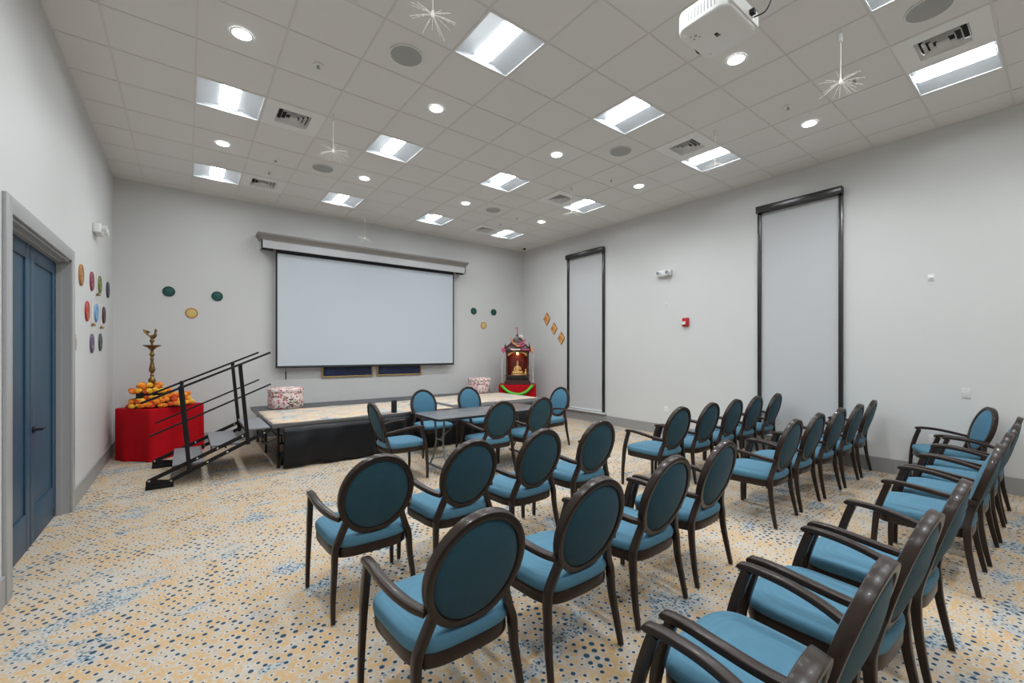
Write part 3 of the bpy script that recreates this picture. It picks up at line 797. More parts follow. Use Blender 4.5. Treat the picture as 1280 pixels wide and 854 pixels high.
# ------------------------------------------------------------------ portable steps
def steps():
    o = thing('portable_steps', (.26, 7.03, 0), 'black steel steps with double handrails and grey treads, leading up to the stage', 'steps')
    ox, oy = .26, 7.03; yn, yf = 6.45 - oy, 7.60 - oy
    P = lambda x, y, z: (x - ox, y, z)
    for xa, xb, z in ((-.135, .165, .245), (.235, .535, .425), (.600, .872, .588)):
        b = MB(); b.bbox(P(xa, yn + .025, z - .022), P(xb, yf - .025, z), .004); t_ = b.build('tread', 'tread', o, 40)
        b = MB()
        b.bbox(P(xa, yn + .03, z - .05), P(xa + .012, yf - .03, z - .02), .002); b.bbox(P(xb - .012, yn + .03, z - .05), P(xb, yf - .03, z - .02), .002); b.build('tread_rail', 'black', t_)
    for y in (yn, yf):
        b = MB(); b.sweep([P(-.345, y, .10), P(.10, y, .298), P(.62, y, .535)], .016, .045, (0, 1, 0), .2); b.build('upper_stringer', 'black', o)
        b = MB(); b.sweep([P(-.17, y, .062), P(.40, y, .333), P(.872, y, .557)], .016, .045, (0, 1, 0), .2); b.build('lower_stringer', 'black', o)
        b = MB(); b.bbox(P(-.372, y - .022, 0), P(-.12, y + .022, .048), .003); b.rings([[P(-.368, q, .04), P(-.13, q, .04), P(-.15, q, .085), P(-.33, q, .118), P(-.368, q, .105)] for q in (y - .006, y + .006)]); b.build('foot', 'black', o, 30)
        for (x, z) in ((.018, .145), (.608, .40)):
            b = MB(); b.sweep([P(x + .012, y - .022, z), P(x - .075, y - .022, z + 1.0)], .036, .042, (0, 1, 0), .2); p_ = b.build('post', 'black', o)
            b = MB(); b.bbox(P(x - .095, y - .032, z + .985), P(x - .050, y + .004, z + 1.03), .006); b.build('rail_clamp', 'black', p_)
        sl = .4506
        b = MB(); b.tube([P(-.41, y - .005, .995), P(.868, y - .005, .995 + sl * 1.278)], .0135, 10); b.build('handrail', 'black', o)
        b = MB(); b.tube([P(-.335, y + .004, .610), P(.875, y + .004, .610 + sl * 1.21)], .011, 10); b.build('midrail', 'black', o)
        b = MB()
        for (x, z) in ((-.34, .102), (.10, .298), (.30, .39), (.56, .508), (-.145, .075), (.02, .15), (.20, .238), (.40, .333), (.61, .432), (.80, .523)):
            b.lathe([(.012, 0), (.012, .004), (.005, .007)], 10, Matrix.Translation(P(x, y - .008, z)) @ Matrix.Rotation(PI / 2, 4, 'X'))
        b.build('bolts', 'chrome', o)
    b = MB()
    for x, z in ((.015, .212), (.385, .39), (.74, .552)): b.tube([P(x, yn, z), P(x, yf, z)], .012, 8)
    b.build('cross_tube', 'black', o)
steps()

# ------------------------------------------------------------------ red draped corner table, lamp, marigolds
TB = .755
def red_table():
    C = Vector((-.405, 8.03)); u = Vector((.655, .575)).normalized(); v = Vector((-.575, .655)).normalized()
    hu, hv = .43, .335; cen = C + u * hu + v * hv
    o = thing('red_tablecloth', (cen.x, cen.y, 0), 'bright red cloth draped to the floor over the corner table under the flowers', 'tablecloth', None, math.atan2(u.y, u.x))
    n = 160; rs = []
    def outl(f, amp, r=.055):
        out = []
        per = []
        for cx, cy, a0 in ((1, 1, 0), (-1, 1, 90), (-1, -1, 180), (1, -1, 270)):
            for i in range(5):
                a = R(a0 + 22.5 * i); per.append(Vector((cx * (hu - r) + r * math.cos(a), cy * (hv - r) + r * math.sin(a))))
        per.append(per[0]); Ls = [0]
        for p, q in zip(per, per[1:]): Ls.append(Ls[-1] + (q - p).length)
        for k in range(n):
            d = Ls[-1] * k / n; i = max(j for j in range(len(Ls) - 1) if Ls[j] <= d)
            p = per[i].lerp(per[i + 1], (d - Ls[i]) / max(1e-6, Ls[i + 1] - Ls[i]))
            nrm = Vector((p.x / hu ** 1, p.y / hv)).normalized()
            w = math.sin(d * 13) * .6 + math.sin(d * 29 + 1) * .3 + .3 * math.sin(d * 5 + 2)
            out.append(p * f + nrm * amp * w)
        return out
    levels = [(.02, 0, TB), (.5, 0, TB), (.9, 0, TB), (.985, 0, TB - .001), (1.0, .001, TB - .014)] + [(1.0 + .012 * t, .004 + .026 * t, TB - .014 - t * (TB - .02)) for t in (.12, .25, .4, .55, .7, .85, 1.0)]
    b = MB(); b.rings([[(p.x, p.y, z) for p in outl(f, a)] for f, a, z in levels], True, True, False)
    b.build('cloth', 'redcloth', o, 60)
red_table()

# stand and garlands
M['leaf'] = mat('marigold_leaf', (.02, .07, .025), .6)
M['mari_o'] = mat('marigold_orange', (.82, .23, .014), .7)
M['mari_y'] = mat('marigold_yellow', (.86, .47, .03), .7)
o = thing('tiered_stand', (-.34, 8.42, TB), 'dark tiered stand under the marigold garlands on the red cloth', 'stand')
b = MB(); b.bbox((-.25, -.14, 0), (.25, .14, .13), .006); b.build('lower_tier', 'leaf', o)
b = MB(); b.bbox((-.245, -.11, .13), (.06, .11, .285), .006); b.build('upper_tier', 'black', o)
def flower_mesh(name, m, seed):
    rr = random.Random(seed); t = bmesh.new(); bmesh.ops.create_icosphere(t, subdivisions=3, radius=.036)
    for v in t.verts:
        d = v.co.normalized(); a = math.atan2(d.y, d.x); el = math.asin(max(-1, min(1, d.z)))
        v.co *= 1 + .13 * math.sin(a * 8 + 3 * math.floor(el * 4)) * math.cos(el) + .07 * math.sin(el * 22) + rr.uniform(-.05, .05); v.co.z *= .86
    b = MB(); b.merge(t); ob = b.build(name, m, None, 0); me = ob.data; bpy.data.objects.remove(ob); return me
FO = flower_mesh('flower_orange', 'mari_o', 1); FY = flower_mesh('flower_yellow', 'mari_y', 2)
M['mari_r'] = mat('marigold_red', (.62, .07, .012), .7); FR = flower_mesh('flower_red', 'mari_r', 3)
def garland(pts, label, seed, n):
    rr = random.Random(seed)
    c = Vector((0, 0, 0))
    for p in pts: c += Vector(p)
    c /= len(pts); c.z = min(p[2] for p in pts) - .03
    o = thing('marigold_garland', c, label, 'garland', 'marigold garlands around the brass lamp')
    sp = [Vector(p) - c for p in spline(pts + [pts[0]], 8)]
    b = MB(); b.tube(sp, .004, 5); b.build('string', 'leaf', o)
    Ls = [0]
    for p, q in zip(sp, sp[1:]): Ls.append(Ls[-1] + (q - p).length)
    for k in range(n):
        d = Ls[-1] * k / n; i = max(j for j in range(len(Ls) - 1) if Ls[j] <= d)
        p = sp[i].lerp(sp[i + 1], (d - Ls[i]) / max(1e-6, Ls[i + 1] - Ls[i]))
        f = bpy.data.objects.new('marigold', rr.choice((FO, FY, FO, FY, FR))); COL.objects.link(f); f.parent = o
        f.location = p + Vector((rr.uniform(-.022, .022), rr.uniform(-.022, .022), rr.uniform(-.008, .022)))
        f.rotation_euler = (rr.uniform(-.5, .5), rr.uniform(-.5, .5), rr.uniform(0, 6)); s = rr.uniform(.9, 1.25); f.scale = (s, s, s)
def ring(cx, cy, rx, ry, z, wob=.01, n=10, ph=0): return [(cx + rx * math.cos(2 * PI * k / n), cy + ry * math.sin(2 * PI * k / n), z + wob * math.sin(k * 2.3 + ph)) for k in range(n)]
garland(ring(-.31, 8.42, .35, .225, TB + .036, .006), 'lowest marigold garland lying on the red cloth', 11, 32)
garland(ring(-.30, 8.42, .325, .20, TB + .098, .01, 10, 1), 'second marigold garland around the lower tier', 12, 30)
garland(ring(-.25, 8.42, .27, .16, TB + .150, .012, 10, 2), 'marigold garland lying on top of the lower tier, falling to the right', 13, 24)
garland(ring(-.43, 8.42, .195, .155, TB + .245, .012, 10, 3), 'marigold garland around the upper tier of the stand', 14, 20)
garland(ring(-.425, 8.42, .125, .11, TB + .318, .006, 8, 1), 'topmost marigold garland circling the foot of the brass lamp', 15, 13)

def lamp():
    o = thing('brass_oil_lamp', (-.41, 8.43, TB + .285), 'tall brass pedestal oil lamp topped by a bird, rising from the marigolds', 'lamp')
    z = lambda v: v - (TB + .285)
    b = MB(); b.lathe([(.07, 0), (.07, .012), (.045, .022), (.028, .04), (.034, z(1.115)), (.044, z(1.135)), (.046, z(1.16)), (.034, z(1.185)), (.022, z(1.20)), (.018, z(1.215)), (.026, z(1.222)), (.028, z(1.232)), (.016, z(1.242)), (.015, z(1.26)), (.028, z(1.275)), (.038, z(1.30)), (.038, z(1.325)), (.030, z(1.36)), (.020, z(1.42)), (.017, z(1.455)), (.024, z(1.462)), (.024, z(1.475)), (.016, z(1.485)), (.018, z(1.51)), (.032, z(1.53)), (.033, z(1.545)), (.020, z(1.56)), (.018, z(1.60)), (.03, z(1.615)), (.05, z(1.635)), (.055, z(1.648))], 28)
    b.build('pedestal', 'brass', o, 50)
    b = MB(); b.lathe([(.03, z(1.640)), (.075, z(1.652)), (.108, z(1.672)), (.110, z(1.680)), (.104, z(1.680)), (.07, z(1.664)), (.02, z(1.660))], 36); b.build('oil_dish', 'brass', o, 50)
    b = MB(); b.lathe([(.018, z(1.660)), (.014, z(1.70)), (.016, z(1.715)), (.030, z(1.735)), (.030, z(1.755)), (.014, z(1.772)), (.018, z(1.79))], 20); b.build('neck', 'brass', o, 50)
    bird = MB()
    bird.tube([(-.034, 0, z(1.800)), (-.012, 0, z(1.803)), (.020, 0, z(1.803)), (.044, 0, z(1.822)), (.052, 0, z(1.852)), (.046, 0, z(1.878)), (.052, 0, z(1.894)), (.066, 0, z(1.893)), (.082, 0, z(1.886))], [.010, .026, .030, .024, .015, .012, .015, .010, .002], 12)
    body = bird.build('bird_finial', 'brass', o, 60)
    b = MB()
    for k in range(5):
        a = k * .16
        b.tube(spline([(-.02, 0, z(1.808)), (-.05 - .01 * k, (k - 2) * .008, z(1.83 + .006 * k)), (-.066 - .006 * (4 - k), (k - 2) * .012, z(1.87)), (-.052 - .012 * (4 - k), (k - 2) * .014, z(1.915 - .008 * k))], 4), [.009] * 12 + [.004], 6)
    b.build('tail', 'brass', body, 60)
    b = MB(); b.sweep(spline([(.046, 0, z(1.905)), (.056, 0, z(1.918)), (.066, 0, z(1.906))], 3), .004, .012, (0, 1, 0)); b.build('comb', 'brass', body)
    o.rotation_euler = (0, 0, -R(37))
lamp()

# ------------------------------------------------------------------ corner shrine
def shrine():
    cx, cy, rz = 6.44, 8.36, -R(37.8)
    # red covered box
    zb = .785
    o = thing('red_altar_box', (cx, cy, 0), 'red cloth-covered box in the far right corner under the shrine', 'altar table', None, rz)
    b = MB(); b.bbox((-.45, -.30, 0), (.45, .26, zb), .012, 3); b.build('cover', 'redcloth', o)
    # shrine cabinet, front is -y
    s = thing('wooden_shrine', (cx, cy, zb), 'ornate dark wooden shrine with lit niche and garlanded roof in the far corner', 'shrine', None, rz)
    M['dwood'] = mat('shrine_wood', (.050, .014, .010), .3); M['niche'] = mat('niche_red', (.20, .025, .012), .35)
    M['figure'] = mat('gilded_figure', (.78, .48, .18), .38, .35)
    b = MB()
    for (w, d, z0, z1) in ((.33, .20, 0, .035), (.315, .19, .035, .075), (.295, .18, .075, .10), (.285, .17, .10, .205), (.305, .185, .205, .225)): b.bbox((-w, -d, z0), (w, d, z1), .005)
    b.build('plinth', 'dwood', s)
    b = MB()
    for k in range(3): b.bbox((-.25 + k * .17, -.176, .118), (-.09 + k * .17, -.168, .19), .004)
    b.build('drawer_fronts', M['blackplastic'], s)
    b = MB(); b.bbox((-.27, .13, .225), (.27, .165, .80), .003); b.bbox((-.27, -.06, .225), (-.245, .14, .80), .003); b.bbox((.245, -.06, .225), (.27, .14, .80), .003); b.build('niche_panel', 'niche', s)
    for x in (-.255, .255):
        for y in (-.15, ) if True else ():
            b = MB(); b.lathe([(.034, .225), (.034, .25), (.022, .265), (.026, .33), (.022, .38), (.030, .40), (.022, .42), (.025, .56), (.022, .68), (.030, .70), (.022, .72), (.034, .775), (.034, .80)], 16, Matrix.Translation((x, y, 0))); b.build('column', 'dwood', s)
    b = MB()
    for k in range(9):
        a0, a1 = PI * k / 9, PI * (k + 1) / 9
        b.rings([[(-.20 * math.cos(a), y, .68 + .10 * math.sin(a)), (-.24 * math.cos(a), y, .70 + .10 * math.sin(a) + .012)] + [] for a in (a0, a1) for y in (-.155,)] , False, False, False)
    bmesh.ops.remove_doubles(b.bm, verts=list(b.bm.verts), dist=1e-5)
    ar = b.build('arch', 'figure', s); q = ar.modifiers.new('thick', 'SOLIDIFY'); q.thickness = .02
    b = MB(); b.bbox((-.33, -.20, .80), (.33, .18, .835), .006); b.bbox((-.30, -.18, .835), (.30, .17, .87), .006); b.build('cornice', 'dwood', s)
    # tiered roof
    b = MB(); b.rings([[(x * w, y * w * .6, z) for x, y in RR(.25)] for w, z in ((.30, .87), (.285, .90), (.22, .97), (.15, 1.03), (.16, 1.045), (.115, 1.10), (.06, 1.15), (.03, 1.18), (.04, 1.195), (.015, 1.23), (.006, 1.28))]); b.build('roof', 'dwood', s, 40)
    for x in (-.30, .30):
        b = MB(); b.lathe([(.035, .835), (.035, .87), (.022, .88), (.034, .91), (.020, .95), (.008, .98), (.001, 1.03)], 14, Matrix.Translation((x * .97, -.13, 0))); b.build('corner_spire', 'dwood', s)
    M['pinkf'] = mat('pink_flowers', (.55, .10, .20), .7); M['whitef'] = mat('white_flowers', (.80, .68, .58), .7); M['orgf'] = mat('orange_flowers', (.75, .30, .12), .7)
    def fl(pts, m, r, nm, label=None):
        b = MB(); rr = random.Random(len(pts) + int(r * 1e4)); sp = spline(pts, 5)
        for p in sp:
            t = bmesh.new(); bmesh.ops.create_icosphere(t, subdivisions=1, radius=r * rr.uniform(.8, 1.2))
            b.merge(t, Matrix.Translation(Vector(p) + Vector((rr.uniform(-.006, .006), 0, rr.uniform(-.006, .006)))))
        return b.build(nm, m, s, 0)
    fl([(-.16, -.16, 1.13), (-.12, -.17, 1.03), (-.02, -.18, .95), (.05, -.18, .93)], 'orgf', .021, 'roof_garland')
    fl([(.18, -.15, 1.10), (.13, -.17, 1.02), (.04, -.18, .97), (.10, -.18, .93), (.17, -.17, .98)], 'pinkf', .024, 'roof_garland')
    fl([(-.16, -.205, .85), (-.05, -.21, .845), (.05, -.21, .85)], 'whitef', .020, 'roof_garland'); fl([(.10, -.205, .85), (.2, -.21, .845), (.27, -.2, .85)], 'pinkf', .020, 'roof_garland')
    fl([(-.33, -.19, .88), (-.36, -.2, .85), (-.34, -.2, .80), (-.30, -.19, .84)], 'pinkf', .026, 'side_flowers'); fl([(.33, -.19, .90), (.36, -.2, .86), (.34, -.2, .82), (.37, -.2, .78)], 'orgf', .022, 'side_flowers')
    fl([(.05, -.12, 1.17), (.09, -.12, 1.19), (.12, -.12, 1.15)], 'whitef', .024, 'roof_flowers')
    fl([(-.375, -.18, .80), (-.372, -.18, .6), (-.375, -.18, .4), (-.372, -.18, .2), (-.375, -.18, .06)], 'whitef', .014, 'hanging_string'); fl([(.375, -.18, .78), (.378, -.18, .58), (.374, -.18, .38), (.378, -.18, .2), (.375, -.18, .06)], 'whitef', .014, 'hanging_string')
    b = MB(); b.tube(spline([(0, -.02, 1.26), (.004, -.02, 1.33), (0, -.02, 1.375), (-.03, -.02, 1.385), (-.05, -.02, 1.365)], 5), .012, 8); b.build('finial', 'pinkf', s)
    # seated gilded figure with a small companion
    f = thing('seated_figurine', (cx, cy, zb + .227), 'small golden seated figurine inside the wooden shrine', 'figurine', None, rz)
    b = MB(); b.lathe([(.13, 0), (.13, .02), (.115, .035), (.12, .045)], 28, Matrix.Diagonal((1.25, .7, 1, 1))); b.build('lotus_base', 'figure', f)
    b = MB()
    b.tube([(0, .0, .045), (0, .0, .10), (0, -.005, .17), (0, -.005, .215), (0, -.006, .24)], [.060, .056, .052, .044, .016], 14)      # torso
    b.tube(spline([(-.045, 0, .065), (-.10, -.03, .075), (-.105, -.06, .06), (-.03, -.075, .055), (.03, -.072, .05)], 4), .027, 8); b.tube(spline([(.045, 0, .065), (.10, -.03, .075), (.105, -.06, .06), (.03, -.08, .06), (-.03, -.075, .055)], 4), .027, 8)
    b.tube(spline([(-.045, -.004, .21), (-.075, -.01, .15), (-.07, -.05, .11), (-.02, -.065, .10)], 4), [.018] * 9 + [.014, .013, .012, .012], 8); b.tube(spline([(.045, -.004, .21), (.075, -.01, .15), (.07, -.05, .13), (.05, -.07, .165)], 4), [.018] * 9 + [.014, .013, .012, .012], 8)
    b.tube([(0, -.006, .235), (0, -.006, .245), (0, -.008, .265), (0, -.008, .29), (0, -.006, .31), (0, -.006, .335), (0, -.006, .36)], [.016, .024, .032, .032, .026, .016, .003], 14)
    b.build('figure', 'figure', f, 60)
    g = thing('seated_figurine', (cx + .203 * math.cos(rz), cy + .203 * math.sin(rz), zb + .227), 'tiny golden figurine to the right of the seated one in the shrine', 'figurine', None, rz)
    b = MB(); b.tube([(0, 0, 0), (0, 0, .03), (0, -.004, .07), (0, -.004, .085), (0, -.004, .105), (0, -.004, .125), (0, -.004, .15)], [.037, .036, .028, .014, .022, .018, .002], 12); b.build('figure', 'figure', g, 60)
    # warm lamp in the top of the niche
    M['bulb'] = mat('niche_bulb', (.9, .6, .3), .4, emit=(1, .50, .16), strength=26)
    b = MB(); b.lathe([(.012, .775), (.020, .765), (.020, .74), (.001, .728)], 14, Matrix.Translation((0, .02, 0))); b.build('niche_bulb', 'bulb', s)
    # green swag on the box front
    M['green'] = mat('green_garland', (.10, .55, .05), .7)
    b = MB(); sp = spline([(-.375, -.340, zb - .005), (-.36, -.340, zb - .035), (-.22, -.340, zb - .16), (-.05, -.340, zb - .215), (.08, -.340, zb - .215), (.22, -.340, zb - .15), (.34, -.340, zb - .03), (.36, -.340, zb + .01)], 8)
    b.tube(sp, [.034 + .003 * math.sin(i * 2.4) for i in range(len(sp))], 10)
    g = b.build('green_garland', 'green', None, 60); g.location = (cx, cy, 0); g.rotation_euler = (0, 0, rz)
    tag(g, 'bright green garland swagged across the front of the red altar box', 'garland')
shrine()

# ------------------------------------------------------------------ projection screen
def screen():
    ys = 8.985; x0, x1, z0, z1 = 1.295, 5.015, 1.285, 3.46
    o = thing('projection_screen', ((x0 + x1) / 2, ys, 0), 'wide white projection screen lowered from its crown-topped casing on the back wall', 'projection screen')
    h = (x1 - x0) / 2
    b = MB(); b.box((-h + .028, -.002, z0 + .02), (h - .028, .002, z1 - .055)); b.build('screen_cloth', 'screen', o, 0)
    b = MB(); b.box((-h, -.003, z0 + .012), (-h + .03, .003, z1)); b.box((h - .03, -.003, z0 + .012), (h, .003, z1)); b.box((-h + .03, -.003, z1 - .06), (h - .03, .003, z1 + .02)); b.box((-h + .03, -.003, z0 + .01), (h - .03, .003, z0 + .03)); b.build('black_border', 'border', o, 0)
    b = MB(); b.bbox((-h - .002, -.014, z0 - .012), (h + .002, .014, z0 + .014), .006); b.build('bottom_bar', 'bronze', o)
    # casing box with crown
    cx0, cx1 = 1.055 - (x0 + x1) / 2, 5.275 - (x0 + x1) / 2
    yf = 8.885 - ys; yb = YB - ys
    b = MB(); b.box((cx0, yf, 3.455), (cx1, yf + .022, 3.69)); b.box((cx0, yf, 3.455), (cx0 + .02, yb, 3.69)); b.box((cx1 - .02, yf, 3.455), (cx1, yb, 3.69)); b.box((cx0, yf, 3.64), (cx1, yb, 3.66)); b.build('casing', 'valance', o, 0)
    prof = [(0, 3.60), (.012, 3.60), (.012, 3.615), (.02, 3.63), (.045, 3.665), (.052, 3.68), (.060, 3.68), (.060, 3.715), (0, 3.715)]
    rs = [[(cx0 - d, yb, z) for d, z in prof], [(cx0 - d, yf - d, z) for d, z in prof], [(cx1 + d, yf - d, z) for d, z in prof], [(cx1 + d, yb, z) for d, z in prof]]
    b = MB(); b.rings(rs, True, True, True); b.build('crown_molding', 'crown', o, 30)
    b = MB(); b.tube([(cx0 + .05, .0, 3.505), (cx1 - .05, .0, 3.505)], .045, 14); b.build('roller', 'greysteel', o)
    for q in (cx0 + .02, cx1 - .20):
        b = MB(); b.bbox((q, -.04, 3.43), (q + .18, .04, 3.462), .004); b.build('end_bracket', 'bronze', o)
    b = MB(); px = 1.462 - (x0 + x1) / 2; b.tube([(px, 0, z0), (px, 0, z0 - .10)], .003, 6); b.tube([(px, 0, z0 - .06), (px, 0, z0 - .10), (px, 0, z0 - .20), (px, 0, z0 - .235)], [.004, .012, .010, .003], 8); b.build('pull_cord', 'blackplastic', o)
screen()
def painting(x0, x1, label):
    o = thing('framed_painting', ((x0 + x1) / 2, YB - .02, 1.57), label, 'painting', 'framed paintings behind the screen')
    h = (x1 - x0) / 2; v = .51
    b = MB(); w = .03
    for p, q in (((-h, -.014, -v), (h, .018, -v + w)), ((-h, -.014, v - w), (h, .018, v)), ((-h, -.014, -v + w), (-h + w, .018, v - w)), ((h - w, -.014, -v + w), (h, .018, v - w))): b.bbox(p, q, .005)
    b.build('frame', 'gold', o)
    b = MB(); b.box((-h + w - .004, -.004, -v + w - .004), (h - w + .004, .012, v - w + .004)); b.build('canvas', 'canvas', o, 0)
painting(2.116, 3.134, 'left dark blue gold-framed painting peeking out under the screen')
painting(3.219, 4.243, 'right dark blue gold-framed painting peeking out under the screen')

# ------------------------------------------------------------------ wall pieces
def disc(loc, normal, r, face, rim, label, cat, group, name, relief=True):
    rot = Matrix.Rotation(PI / 2, 4, 'Y') if normal == '+x' else (Matrix.Rotation(PI / 2, 4, 'X') if normal == '-y' else Matrix.Rotation(-PI / 2, 4, 'Y'))
    o = thing(name, loc, label, cat, group)
    b = MB(); b.lathe([(r * .80, 0), (r, 0), (r, .010), (r * .97, .015), (r * .84, .015), (r * .80, .010)], 40, rot, False); b.build('rim', rim, o, 40)
    b = MB(); b.lathe([(r * .82, .004), (r * .82, .010), (r * .6, .013), (r * .3, .017), (.001, .019)], 40, rot, True); b.build('painted_face', face, o, 40)
C = lin
LW = [(6.56, 2.41, (C(176, 120, 55), C(196, 145, 75), C(120, 80, 40)), 'round orange wall medallion nearest the door, top row'), (7.222, 2.429, (C(150, 60, 80), C(190, 120, 120), C(70, 45, 70)), 'round pink and purple wall medallion, second in the top row'),
      (7.818, 2.46, (C(110, 130, 60), C(150, 150, 90), C(50, 70, 45)), 'round green wall medallion, third in the top row'), (8.534, 2.473, (C(45, 45, 75), C(160, 70, 70), C(30, 30, 45)), 'round navy and red wall medallion closest to the corner, top row'),
      (6.910, 2.045, (C(185, 50, 45), C(205, 95, 65), C(130, 120, 70)), 'round red wall medallion, first in the middle row'), (7.536, 2.067, (C(110, 165, 210), C(150, 190, 220), C(90, 130, 180)), 'round light blue wall medallion in the middle row'),
      (8.158, 2.084, (C(70, 45, 50), C(110, 70, 75), C(40, 30, 38)), 'round dark brown wall medallion, last in the middle row'), (7.222, 1.679, (C(100, 75, 110), C(200, 195, 200), C(70, 50, 80)), 'round purple and white wall medallion in the bottom row'),
      (7.850, 1.705, (C(60, 75, 70), C(150, 165, 155), C(40, 50, 55)), 'round dark green and grey wall medallion in the bottom row')]
for k, (y, z, cols, lab) in enumerate(LW):
    f = painted('medallion_paint_%d' % k, *cols, scale=22); rim = mat('medallion_rim_%d' % k, tuple(c * .8 for c in cols[0]), .5)
    disc((XL, y, z), '+x', .116, f, rim, lab, 'wall medallion', 'painted medallions on the left wall', 'wall_medallion')
for y, z0, z1, lab in ((7.58, 2.29, 2.57, 'thin hanging tassel in the top row of medallions'), (7.208, 1.886, 2.20, 'thin hanging tassel between the red and light blue medallions'), (7.866, 1.885, 2.19, 'thin hanging tassel between the light blue and brown medallions')):
    o = thing('wall_tassel', (XL, y, z1), lab, 'wall tassel', 'thin tassels on the left wall')
    b = MB(); b.tube([(.008, 0, 0), (.009, 0, z0 - z1 + .03)], .006, 6); b.lathe([(.008, -.002), (.008, .008)], 8); b.build('strip', M['fairy'] if False else M['pipe'], o)
    b = MB(); b.lathe([(.006, z0 - z1 + .04), (.018, z0 - z1 + .02), (.020, z0 - z1)], 10, Matrix.Translation((.021, 0, 0))); b.build('tassel_end', 'brass', o)
G = swirl('green_disc', C(8, 55, 52), C(22, 95, 88)); Y = swirl('yellow_disc', C(215, 195, 120), C(190, 175, 95)); Gr = mat('green_rim', C(8, 48, 46), .5); Or = mat('orange_rim', C(190, 105, 50), .5)
for (x, z, f, r, lab) in ((-.233, 2.576, G, Gr, 'round green wall plaque, left one above the brass lamp'), (.421, 2.548, G, Gr, 'round green wall plaque, right one near the screen left edge'), (.066, 2.235, Y, Or, 'orange-rimmed yellow wall plaque left of the screen'),
                         (5.656, 2.595, G, Gr, 'round green wall plaque just right of the screen'), (6.26, 2.599, G, Gr, 'round green wall plaque nearest the far corner'), (5.953, 2.247, Y, Or, 'orange-rimmed yellow wall plaque right of the screen')):
    disc((x, YB, z), '-y', .083 if f is G else .086, f, r, lab, 'wall plaque', 'round plaques on the back wall', 'wall_plaque')
M['kite'] = painted('kite_paint', C(205, 140, 70), C(190, 120, 60), C(222, 165, 95), 14)
M['kite_rim'] = mat('kite_rim', C(150, 85, 40), .5)
for (y, z, s, lab) in ((8.142, 2.41, 1.05, 'uppermost orange diamond wall plaque by the far corner'), (7.873, 2.155, .95, 'middle orange diamond wall plaque'), (7.613, 1.91, 1.0, 'lowest orange diamond wall plaque nearest the far window')):
    o = thing('diamond_plaque', (XR, y, z), lab, 'wall plaque', 'orange diamond plaques on the right wall')
    h, w = .165 * s, .125 * s
    b = MB(); b.rings([[(x, 0, h * f), (x, w * f, 0), (x, 0, -h * f), (x, -w * f, 0)] for x, f in ((0, 1), (-.010, 1), (-.014, .97))]); b.build('board', 'kite_rim', o, 30)
    b = MB(); b.rings([[(x, 0, h * f), (x, w * f, 0), (x, 0, -h * f), (x, -w * f, 0)] for x, f in ((-.013, .88), (-.016, .86), (-.020, .3), (-.021, .02))]); b.build('painted_face', 'kite', o, 30)

def emergency(loc, label, rz):
    o = thing('emergency_light', loc, label, 'emergency light', 'wall emergency lights', rz)     # local: wall plane is x = 0, faces +x
    b = MB(); b.bbox((0, -.15, -.055), (.075, .15, .06), .014, 3); b.build('housing', 'white', o)
    for s in (-1, 1):
        b = MB(); b.lathe([(.026, .0), (.032, .012), (.042, .05), (.046, .056), (.040, .056), (.030, .046)], 20, Matrix.Translation((.066, s * .098, .004)) @ Matrix.Rotation(PI / 2, 4, 'Y')); l = b.build('lamp_head', 'white', o)
        b = MB(); b.lathe([(.001, .046), (.039, .047), (.039, .050)], 20, Matrix.Translation((.066, s * .098, .004)) @ Matrix.Rotation(PI / 2, 4, 'Y'), True); b.build('lamp_lens', M['greyglass'], l)
M['greyglass'] = mat('grey_glass', (.20, .24, .27), .15)
emergency((XL, 7.45, 3.10), 'white twin-head emergency light high on the left wall above the medallions', 0)
emergency((XR, 4.74, 3.07), 'white twin-head emergency light on the right wall between the windows', PI)
o = thing('fire_alarm', (XR, 4.312, 2.12), 'small red fire alarm strobe on the right wall', 'fire alarm')
b = MB(); b.bbox((-.045, -.06, -.078), (0, .06, .078), .008, 3); b.build('housing', 'red', o)
b = MB(); b.bbox((-.075, -.02, -.045), (-.043, .05, .012), .010, 3); b.build('strobe_lens', 'white', o)
o = thing('wall_hook', (XR, 4.716, 2.49), 'small white clip on the right wall below the emergency light', 'wall clip')
b = MB(); b.bbox((-.010, -.014, -.03), (0, .014, .03), .004); b.build('backplate', 'white', o); b = MB(); b.tube(spline([(-.008, 0, -.01), (-.03, 0, -.022), (-.032, 0, -.002)], 4), .006, 8); b.build('hook', 'white', o)
o = thing('wall_sensor', (XR, 1.051, 2.488), 'small white round sensor alone on the right wall', 'sensor')
b = MB(); b.lathe([(.022, 0), (.022, .014), (.016, .026), (.001, .034)], 20, Matrix.Rotation(-PI / 2, 4, 'Y')); b.build('cap', 'white', o); b = MB(); b.bbox((-.008, -.03, -.04), (0, .03, .04), .005); b.build('backplate', 'white', o)
def outlet(loc, label, rz):
    o = thing('wall_outlet', loc, label, 'outlet', 'white wall outlets', rz)
    b = MB(); b.bbox((0, -.038, -.06), (.007, .038, .06), .004); b.build('cover_plate', 'white', o)
    b = MB()
    for z in (-.022, .022): b.bbox((.006, -.017, z - .015), (.009, .017, z + .015), .003)
    b.build('socket', M['ventpanel'], o)
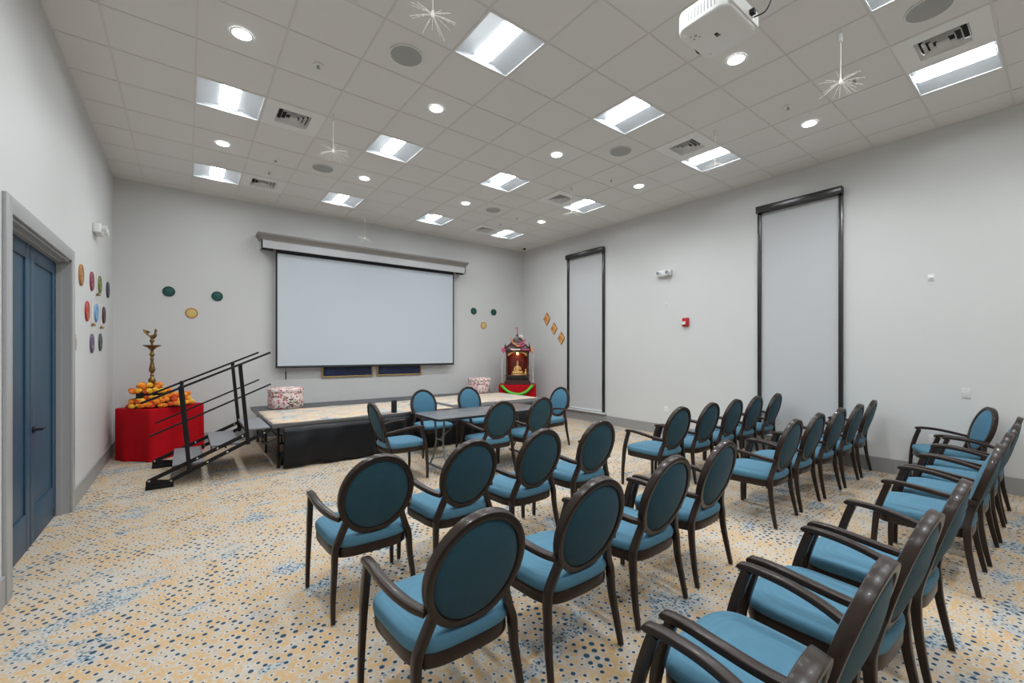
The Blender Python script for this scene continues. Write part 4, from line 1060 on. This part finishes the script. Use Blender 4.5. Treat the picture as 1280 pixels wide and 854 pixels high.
outlet((XR, 4.725, .483), 'white outlet low on the right wall before the right block front row', PI)
outlet((XR, 1.034, .505), 'white outlet low on the right wall, seen behind the turned armchair', PI)
o = thing('light_switch', (XL, 6.245, 1.68), 'beige double switch plate beside the blue doors', 'switch')
b = MB(); b.bbox((0, -.058, -.08), (.008, .058, .08), .004); b.build('cover_plate', M['beige'] if 'beige' in M else M.setdefault('beige', mat('beige_plate', (.42, .36, .27), .4)), o)
for y in (-.026, .026):
    b = MB(); b.bbox((.007, y - .016, -.034), (.013, y + .016, .034), .003); b.build('rocker', M['beige'], o)
o = thing('wall_plate', (XR, .752, 1.092), 'plain blank plate painted like the right wall', 'wall plate')
b = MB(); b.bbox((-.006, -.038, -.06), (0, .038, .06), .003); b.build('cover_plate', 'wall', o); b = MB(); b.lathe([(.004, 0), (.004, .002)], 8, Matrix.Translation((-.006, 0, .04)) @ Matrix.Rotation(-PI / 2, 4, 'Y')); b.lathe([(.004, 0), (.004, .002)], 8, Matrix.Translation((-.006, 0, -.04)) @ Matrix.Rotation(-PI / 2, 4, 'Y')); b.build('screw', 'trim', o)

# ------------------------------------------------------------------ camera, world, view
cam = bpy.data.cameras.new('Camera'); co = bpy.data.objects.new('Camera', cam); COL.objects.link(co)
cam.sensor_width = 36; cam.lens = 535.2 / 1280 * 36
cam.shift_x = -8.8 / 1280; cam.shift_y = 12.9 / 1280
cam.clip_start = .05
co.location = (0, 0, EYE); co.rotation_euler = (PI / 2, 0, -R(37.82))
SC.camera = co
w = bpy.data.worlds.new('World'); SC.world = w; w.use_nodes = True
w.node_tree.nodes['Background'].inputs[0].default_value = (.5, .5, .5, 1); w.node_tree.nodes['Background'].inputs[1].default_value = .2
SC.view_settings.view_transform = 'Standard'; SC.view_settings.look = 'None'; SC.view_settings.gamma = 1; SC.view_settings.use_curve_mapping = False
SC.view_settings.exposure = 0.64
try:
    SC.cycles.use_denoising = True; SC.cycles.max_bounces = 10; SC.cycles.diffuse_bounces = 6; SC.cycles.sample_clamp_indirect = 6
except Exception: pass
